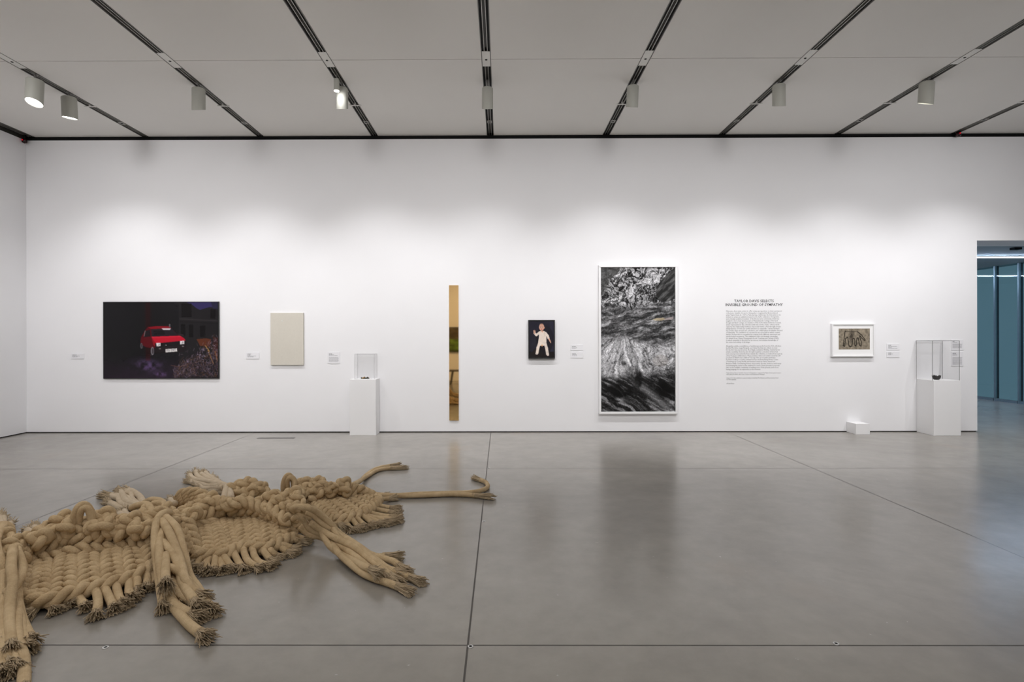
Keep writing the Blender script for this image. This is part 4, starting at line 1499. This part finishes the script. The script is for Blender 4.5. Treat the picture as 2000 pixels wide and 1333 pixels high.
# --- far right panel
fC = [ZC(*q) for q in ((640, 590, .05), (720, 575, .05), (800, 555, .05), (870, 530, .05), (930, 490, .05), (975, 450, .05), (1010, 405, .05))]
mC = [ZC(*q) for q in ((430, 420, .12), (520, 390, .12), (610, 375, .12), (700, 355, .12), (790, 350, .11), (870, 355, .10), (940, 375, .08))]
kC = [ZC(*q) for q in ((300, 350, .22), (380, 300, .24), (480, 290, .25), (580, 295, .24), (690, 285, .24), (780, 295, .2), (880, 330, .13))]
FR, MI, CR = panel('woven_panel', fC, mC, kC, 15, r=0.0200, hr=0.0205, pitch=0.100)
ridge_rows(MI, CR, (0.2, 0.7), r=0.026, hr=0.024)
loop(ZC(262, 295, .25), 0.100, 0.042, 0.021, yaw=0.25, twist_=0.02)
loop(ZC(285, 300, .25), 0.085, 0.040, 0.021, yaw=0.9)
for zx, zy, z, s_, ro, ti in ((390, 245, .29, .06, 0.2, 1.1), (395, 295, .25, .055, 1.4, 1.0), (490, 235, .29, .055, 0.9, 1.1), (545, 250, .28, .055, 2.1, 1.1), (510, 300, .24, .055, 0.4, 1.0),
                             (715, 245, .28, .058, 0.5, 1.1), (725, 295, .23, .055, 1.9, 1.0), (600, 300, .23, .05, 1.1, 1.0), (640, 285, .23, .045, 2.6, 1.0), (770, 300, .2, .05, 0.8, 0.9), (450, 310, .23, .05, 2.2, 1.0)):
    knot(ZC(zx, zy, z) - np.array([0, 0, 0.03]), s_, 0.027, ro, ti)

# --- raised saddle where the right bundle of strands leaves the body
fS = [ZC(*q) for q in ((150, 560, .10), (210, 590, .09), (270, 620, .09), (330, 640, .09), (390, 640, .08))]
mS = [ZC(*q) for q in ((120, 440, .20), (190, 460, .20), (260, 480, .2), (330, 520, .19), (400, 560, .15))]
kS = [ZC(*q) for q in ((110, 370, .27), (190, 360, .29), (270, 375, .29), (340, 410, .28), (410, 470, .24))]
FR, MI, CR = panel('woven_panel', fS, mS, kS, 8, r=0.0215, hr=0.022, pitch=0.105, back_len=0.3)
for zx, zy, z, s_, ro, ti in ((120, 380, .29, .05, 0.4, 0.9), (300, 350, .31, .055, 0.2, 0.8), (340, 390, .29, .05, 1.8, 1.0), (220, 400, .29, .05, 1.2, 1.1), (250, 460, .25, .045, 0.3, 1.2),
                             (330, 560, .17, .05, 1.1, 1.0), (160, 430, .26, .045, 2.2, 1.1), (310, 470, .25, .045, 0.9, 1.1)):
    knot(ZC(zx, zy, z), s_, 0.026, ro, ti)

# --- shoulder where the near bundle of strands leaves the body
for zx, zy, z, s_, ro, ti in ((870, 340, .26, .06, 0.3, 0.7), (960, 345, .27, .055, 1.4, 0.8), (830, 380, .25, .055, 2.4, 0.9), (900, 370, .27, .05, 0.9, 0.8), (1010, 390, .24, .05, 2.0, 0.9), (985, 430, .22, .05, 0.5, 1.0)):
    knot(ZA(zx, zy, z), s_, 0.027, ro, ti)
strand('rope_strand', [ZA(*q) for q in ((760, 330, .18), (800, 315, .25), (850, 318, .29), (870, 380, .25), (860, 430, .18))], end=False)
strand('rope_strand', [ZA(*q) for q in ((830, 300, .2), (880, 285, .27), (935, 298, .28), (955, 350, .25))], end=False)
strand('rope_strand', [ZA(*q) for q in ((850, 305, .2), (895, 300, .26), (930, 320, .27), (960, 370, .22))], end=False)
for k in range(5):                                    # plaited flank below the shoulder
    mb = MB()
    twist(mb, spline([ZA(880 + 28 * k, 400 - 6 * k, .25), ZA(868 + 34 * k, 520, .15), ZA(880 + 42 * k, 640, .06)]), 0.024, 0.021, 0.13, phase=k, hand=1 if k % 2 else -1)
    obj('ridge_braid', mb, M_rope, SCULPT, smooth=True)
for k in range(4):
    mb = MB()
    twist(mb, spline([ZA(1000 + 25 * k, 370 + 8 * k, .24), ZA(1030 + 25 * k, 470, .17), ZA(1075 + 22 * k, 600, .06)]), 0.023, 0.02, 0.13, phase=k, hand=1 if k % 2 else -1)
    obj('ridge_braid', mb, M_rope, SCULPT, smooth=True)

# --- near bundle (hangs from the shoulder towards the camera)
for pts in (
        ((985, 385, .25), (965, 358, .30), (925, 372, .31), (900, 430, .28), (893, 560, .20), (905, 690, .12), (928, 820, .06), (940, 880, .035)),
        ((940, 440, .25), (925, 500, .235), (913, 590, .20), (918, 680, .15), (940, 780, .09), (970, 820, .06), (1010, 885, .045), (1100, 940, .035)),
        ((930, 405, .29), (985, 490, .25), (1035, 630, .17), (1058, 740, .12), (1090, 790, .09), (1130, 822, .07)),
        ((950, 385, .30), (1020, 455, .26), (1062, 600, .17), (1085, 720, .09), (1130, 790, .05), (1195, 890, .03)),
        ((935, 530, .22), (990, 600, .19), (1035, 690, .14), (1050, 760, .10), (1100, 835, .08), (1120, 865, .07)),
        ((955, 600, .19), (955, 680, .16), (955, 745, .14)),
        ((970, 672, .15), (1030, 695, .14), (1075, 745, .11), (1125, 805, .06), (1165, 850, .03), (1205, 905, .026)),
        ((985, 700, .10), (1000, 780, .08), (1050, 835, .06), (1100, 862, .05)),
        ((960, 560, .19), (1010, 660, .14), (1000, 770, .06), (1035, 850, .03)),
        ((965, 780, .05), (1000, 900, .03), (1060, 980, .026), (1110, 1025, .026), (1150, 1050, .026))):
    strand('rope_strand', [ZA(*q) for q in pts], length=0.09)

# --- right bundle
for pts in (
        ((330, 500, .27), (300, 478, .31), (340, 460, .34), (430, 468, .33), (520, 515, .27), (600, 590, .19), (680, 680, .10), (760, 735, .06), (880, 815, .045), (1000, 905, .04), (1070, 960, .035), (1130, 985, .03)),
        ((410, 500, .28), (470, 530, .25), (540, 600, .19), (620, 660, .13), (700, 710, .1), (800, 760, .09), (910, 845, .08), (1000, 930, .06), (1090, 1020, .035)),
        ((440, 590, .22), (520, 645, .16), (620, 700, .12), (720, 745, .10), (810, 790, .085), (900, 870, .07), (1010, 965, .05), (1060, 1010, .035)),
        ((300, 560, .22), (345, 540, .25), (400, 585, .20), (440, 640, .15), (520, 670, .12), (590, 690, .1), (680, 770, .07), (760, 830, .055), (850, 900, .05), (920, 960, .045)),
        ((350, 620, .15), (430, 690, .09), (520, 705, .085), (620, 760, .07), (680, 840, .05), (760, 920, .045), (860, 1000, .035), (960, 1045, .028), (1060, 1075, .026), (1150, 1105, .026)),
        ((530, 640, .16), (560, 710, .11), (610, 790, .06), (690, 850, .03), (800, 905, .055), (880, 945, .07), (935, 965, .075)),
        ((620, 640, .15), (700, 735, .09), (820, 790, .06), (920, 840, .05), (1010, 875, .045), (1110, 905, .04), (1160, 940, .035)),
        ((700, 760, .05), (830, 800, .03), (950, 855, .03), (1010, 865, .03), (1050, 860, .03)),
        ((640, 700, .10), (760, 790, .06), (900, 890, .04), (1050, 970, .03), (1160, 1005, .026), (1250, 1035, .026))):
    strand('rope_strand', [ZC(*q) for q in pts], r=0.0225, length=0.12 if pts[-1][0] > 1000 else 0.1, spread=0.45)

# --- bundle at the left edge
for pts in (
        ((20, 430, .32), (-20, 520, .30), (0, 640, .24), (40, 730, .17), (38, 850, .10), (10, 960, .06), (-10, 1100, .03)),
        ((68, 560, .28), (66, 660, .24), (78, 760, .19), (60, 880, .12), (48, 1000, .08), (60, 1110, .06)),
        ((60, 480, .28), (105, 610, .23), (125, 690, .19), (95, 770, .16), (40, 840, .13), (-10, 930, .09), (-60, 1040, .05)),
        ((85, 620, .22), (95, 760, .14), (108, 900, .08), (95, 1030, .06), (105, 1120, .045), (130, 1190, .03), (142, 1260, .026), (145, 1360, .026)),
        ((95, 820, .12), (120, 960, .05), (138, 1020, .035), (165, 1075, .03)),
        ((70, 800, .13), (110, 960, .06), (122, 1060, .04), (150, 1115, .03)),
        ((50, 800, .16), (50, 900, .10), (15, 990, .07), (-20, 1080, .05)),
        ((30, 700, .20), (12, 850, .12), (20, 1000, .07), (35, 1140, .045), (55, 1210, .03)),
        ((-10, 700, .20), (0, 900, .1), (10, 1100, .05), (5, 1220, .03), (20, 1255, .026)),
        ((20, 900, .08), (50, 1120, .03), (75, 1200, .03), (85, 1230, .03))):
    strand('rope_strand', [ZA(*q) for q in pts], length=0.085, spread=0.75)
for k, (zx, zy, z, ro) in enumerate(((30, 560, .25, .3), (85, 540, .24, 1.5), (10, 640, .2, 2.2), (60, 600, .22, 0.8), (115, 580, .2, 1.9), (20, 500, .27, 1.0), (100, 640, .16, 0.2))):
    knot(ZA(zx, zy, z), 0.055, 0.027, ro, 0.9)
loop(ZA(15, 480, .25), 0.06, 0.05, 0.025, yaw=0.5)

# --- fringe of the near panel (neck points, frayed at the floor)
for pts in (
        ((290, 840, .06), (272, 860, .05), (300, 905, .026)), ((350, 825, .06), (365, 850, .045), (402, 868, .026)),
        ((425, 800, .06), (445, 835, .045), (490, 890, .026)), ((535, 785, .06), (560, 830, .05), (568, 890, .045), (560, 925, .026)),
        ((590, 765, .06), (615, 810, .05), (640, 865, .035), (652, 895, .026)), ((650, 750, .06), (668, 790, .05), (688, 850, .03), (706, 868, .026)),
        ((728, 725, .06), (738, 770, .05), (738, 815, .035), (752, 838, .026)), ((790, 715, .06), (790, 760, .05), (786, 800, .026)),
        ((845, 690, .06), (848, 740, .045), (840, 775, .026)), ((850, 690, .06), (885, 730, .04), (900, 760, .026)),
        ((190, 850, .06), (175, 845, .05), (160, 850, .035)), ((200, 880, .05), (185, 890, .04), (172, 905, .026)), ((230, 870, .05), (215, 890, .04), (190, 920, .026))):
    strand('fringe_cord', [ZA(*q) for q in pts], r=0.0235, length=0.07, spread=1.15)

# --- fringe of the middle panel
for pts in (
        ((520, 1000, .06), (490, 1030, .05), (488, 1075, .03)), ((690, 1000, .06), (640, 1045, .045), (585, 1105, .026)),
        ((600, 1010, .06), (545, 1060, .04), (515, 1120, .026)),
        ((700, 1030, .06), (694, 1090, .04), (690, 1140, .026)), ((770, 1025, .06), (795, 1055, .05), (845, 1120, .026)),
        ((870, 985, .06), (895, 1035, .05), (950, 1120, .026)), ((960, 940, .06), (975, 1000, .06), (1020, 1075, .045), (1090, 1120, .026)),
        ((1060, 960, .06), (1070, 1025, .055), (1110, 1080, .035), (1180, 1110, .026)), ((1150, 955, .06), (1175, 1005, .05), (1215, 1055, .028)),
        ((1230, 960, .06), (1245, 985, .05), (1275, 1010, .026)), ((1300, 900, .07), (1360, 915, .06), (1430, 942, .035)),
        ((1330, 930, .05), (1355, 955, .04), (1390, 975, .026)), ((1430, 850, .06), (1475, 865, .05), (1500, 880, .03)), ((1450, 830, .06), (1510, 840, .045), (1545, 860, .03)),
        ((740, 1040, .05), (745, 1090, .035), (760, 1140, .026)), ((640, 1040, .05), (610, 1100, .03), (620, 1140, .026))):
    strand('fringe_cord', [ZB(*q) for q in pts], r=0.0225, length=0.075, spread=1.0)

# --- fringe of the right panel
for pts in (
        ((880, 430, .06), (960, 445, .05), (1060, 462, .035), (1090, 468, .03)), ((870, 455, .06), (940, 472, .05), (1040, 492, .035), (1090, 505, .03)),
        ((860, 480, .06), (920, 505, .05), (1020, 530, .035), (1090, 542, .03)), ((830, 510, .06), (880, 530, .05), (990, 552, .035), (1110, 562, .028)),
        ((690, 580, .06), (690, 600, .04), (700, 625, .026)), ((730, 575, .06), (745, 600, .04), (765, 630, .026)), ((780, 560, .06), (800, 590, .04), (825, 620, .026)),
        ((820, 545, .06), (850, 575, .04), (880, 605, .026)), ((860, 530, .06), (900, 560, .04), (940, 590, .026)), ((890, 540, .05), (950, 570, .035), (1000, 585, .026)),
        ((920, 540, .05), (990, 560, .035), (1050, 575, .026)), ((940, 380, .06), (980, 378, .045), (1020, 378, .03)), ((950, 400, .06), (1010, 398, .045), (1080, 395, .03)),
        ((660, 560, .07), (680, 580, .06), (690, 600, .045))):
    strand('fringe_cord', [ZC(*q) for q in pts], r=0.0205, length=0.095, spread=0.9)

# --- long single ropes running out to the right
for pts in (
        ((780, 290, .12), (850, 300, .09), (930, 335, .06), (990, 365, .04), (1140, 374, .026), (1350, 367, .026), (1550, 360, .026), (1700, 362, .026), (1780, 368, .026)),
        ((790, 300, .10), (860, 312, .07), (940, 350, .05), (1000, 362, .04), (1150, 366, .03), (1350, 356, .028), (1560, 350, .026), (1760, 342, .026), (1850, 322, .026), (1885, 296, .026), (1868, 262, .026), (1828, 244, .026))):
    strand('rope_strand', [ZC(*q) for q in pts], r=0.0225, length=0.16, n=80, spread=0.35)
for pts in (
        ((800, 275, .10), (850, 250, .06), (905, 195, .026), (960, 158, .026), (1020, 138, .026), (1085, 128, .026)),
        ((780, 280, .10), (835, 255, .06), (915, 205, .026), (980, 165, .026), (1040, 150, .026), (1095, 146, .026))):
    strand('rope_strand', [ZC(*q) for q in pts], r=0.021, length=0.17, n=80, spread=0.4)

# --- bundles on the far side
for pts in (
        ((760, 590, .2), (640, 600, .13), (520, 600, .09), (400, 570, .05), (345, 510, .035), (350, 460, .03)),
        ((760, 600, .22), (620, 585, .14), (500, 560, .09), (430, 510, .06), (385, 440, .045), (370, 405, .04)),
        ((700, 560, .17), (650, 520, .10), (590, 440, .06), (530, 400, .045), (480, 390, .04)),
        ((720, 570, .16), (660, 545, .09), (600, 470, .05), (540, 420, .04), (440, 405, .04)),
        ((690, 580, .15), (600, 560, .08), (520, 500, .05), (500, 440, .04), (420, 430, .035)),
        ((650, 610, .13), (480, 620, .07), (350, 620, .04), (270, 570, .03), (240, 560, .026)),
        ((640, 600, .12), (500, 560, .06), (380, 500, .03), (270, 470, .026), (240, 470, .026)),
        ((640, 590, .12), (520, 540, .06), (430, 480, .035), (330, 460, .026), (255, 455, .026))):
    strand('rope_strand', [ZF(*q) for q in pts], mat=M_rope_pale, r=0.027, length=0.13, n=80, spread=0.45)
for pts in (
        ((1790, 500, .26), (1775, 400, .27), (1750, 340, .26), (1640, 300, .17), (1480, 270, .09), (1360, 255, .05), (1290, 210, .03), (1275, 195, .026)),
        ((1700, 520, .26), (1735, 400, .28), (1760, 335, .26), (1660, 320, .17), (1560, 300, .10), (1480, 265, .06), (1390, 215, .04), (1350, 150, .03)),
        ((1820, 500, .25), (1800, 410, .27), (1740, 345, .24), (1600, 325, .14), (1490, 330, .08), (1420, 300, .05), (1330, 280, .03), (1290, 268, .026)),
        ((1720, 350, .24), (1580, 350, .12), (1470, 365, .06), (1410, 320, .04), (1340, 290, .03), (1300, 280, .026)),
        ((1720, 370, .22), (1600, 385, .11), (1500, 390, .05), (1420, 350, .03), (1370, 310, .026)),
        ((1730, 400, .2), (1640, 415, .10), (1560, 410, .05), (1500, 395, .03), (1440, 370, .026)),
        ((1700, 340, .22), (1620, 290, .13), (1540, 250, .08), (1470, 215, .05), (1420, 180, .04)),
        ((1690, 330, .22), (1610, 275, .12), (1560, 235, .08), (1510, 200, .05), (1480, 165, .04)),
        ((1700, 320, .22), (1640, 285, .12), (1600, 255, .07), (1560, 220, .05)),
        ((1700, 330, .2), (1650, 290, .11), (1620, 265, .06))):
    strand('rope_strand', [ZF(*q) for q in pts], mat=M_rope_pale, r=0.026, length=0.10, n=80, spread=0.6)
# tufts that peep over the far side of the near panel
for pts in (
        ((90, 760, .2), (70, 620, .13), (40, 480, .07)), ((110, 800, .18), (125, 690, .12), (165, 585, .06)), ((20, 700, .2), (10, 560, .12), (0, 440, .06)),
        ((760, 800, .20), (620, 740, .13), (520, 710, .09), (500, 700, .07)), ((740, 760, .19), (640, 690, .12), (600, 650, .07)),
        ((420, 860, .14), (340, 850, .09), (300, 835, .06)), ((960, 720, .2), (900, 660, .12), (880, 630, .07)), ((720, 740, .17), (690, 700, .11), (690, 670, .07))):
    strand('rope_strand', [ZD(*q) for q in pts], mat=M_rope_pale, r=0.025, length=0.10, n=80, spread=0.9, flat=False)
for pts in (((450, 780, .2), (400, 720, .13), (370, 690, .08)), ((1080, 560, .18), (1030, 530, .1), (1010, 515, .06)), ((480, 740, .2), (440, 690, .12), (430, 660, .08))):
    strand('rope_strand', [ZF(*q) for q in pts], mat=M_rope_pale, r=0.024, length=0.10, n=80, spread=0.9, flat=False)
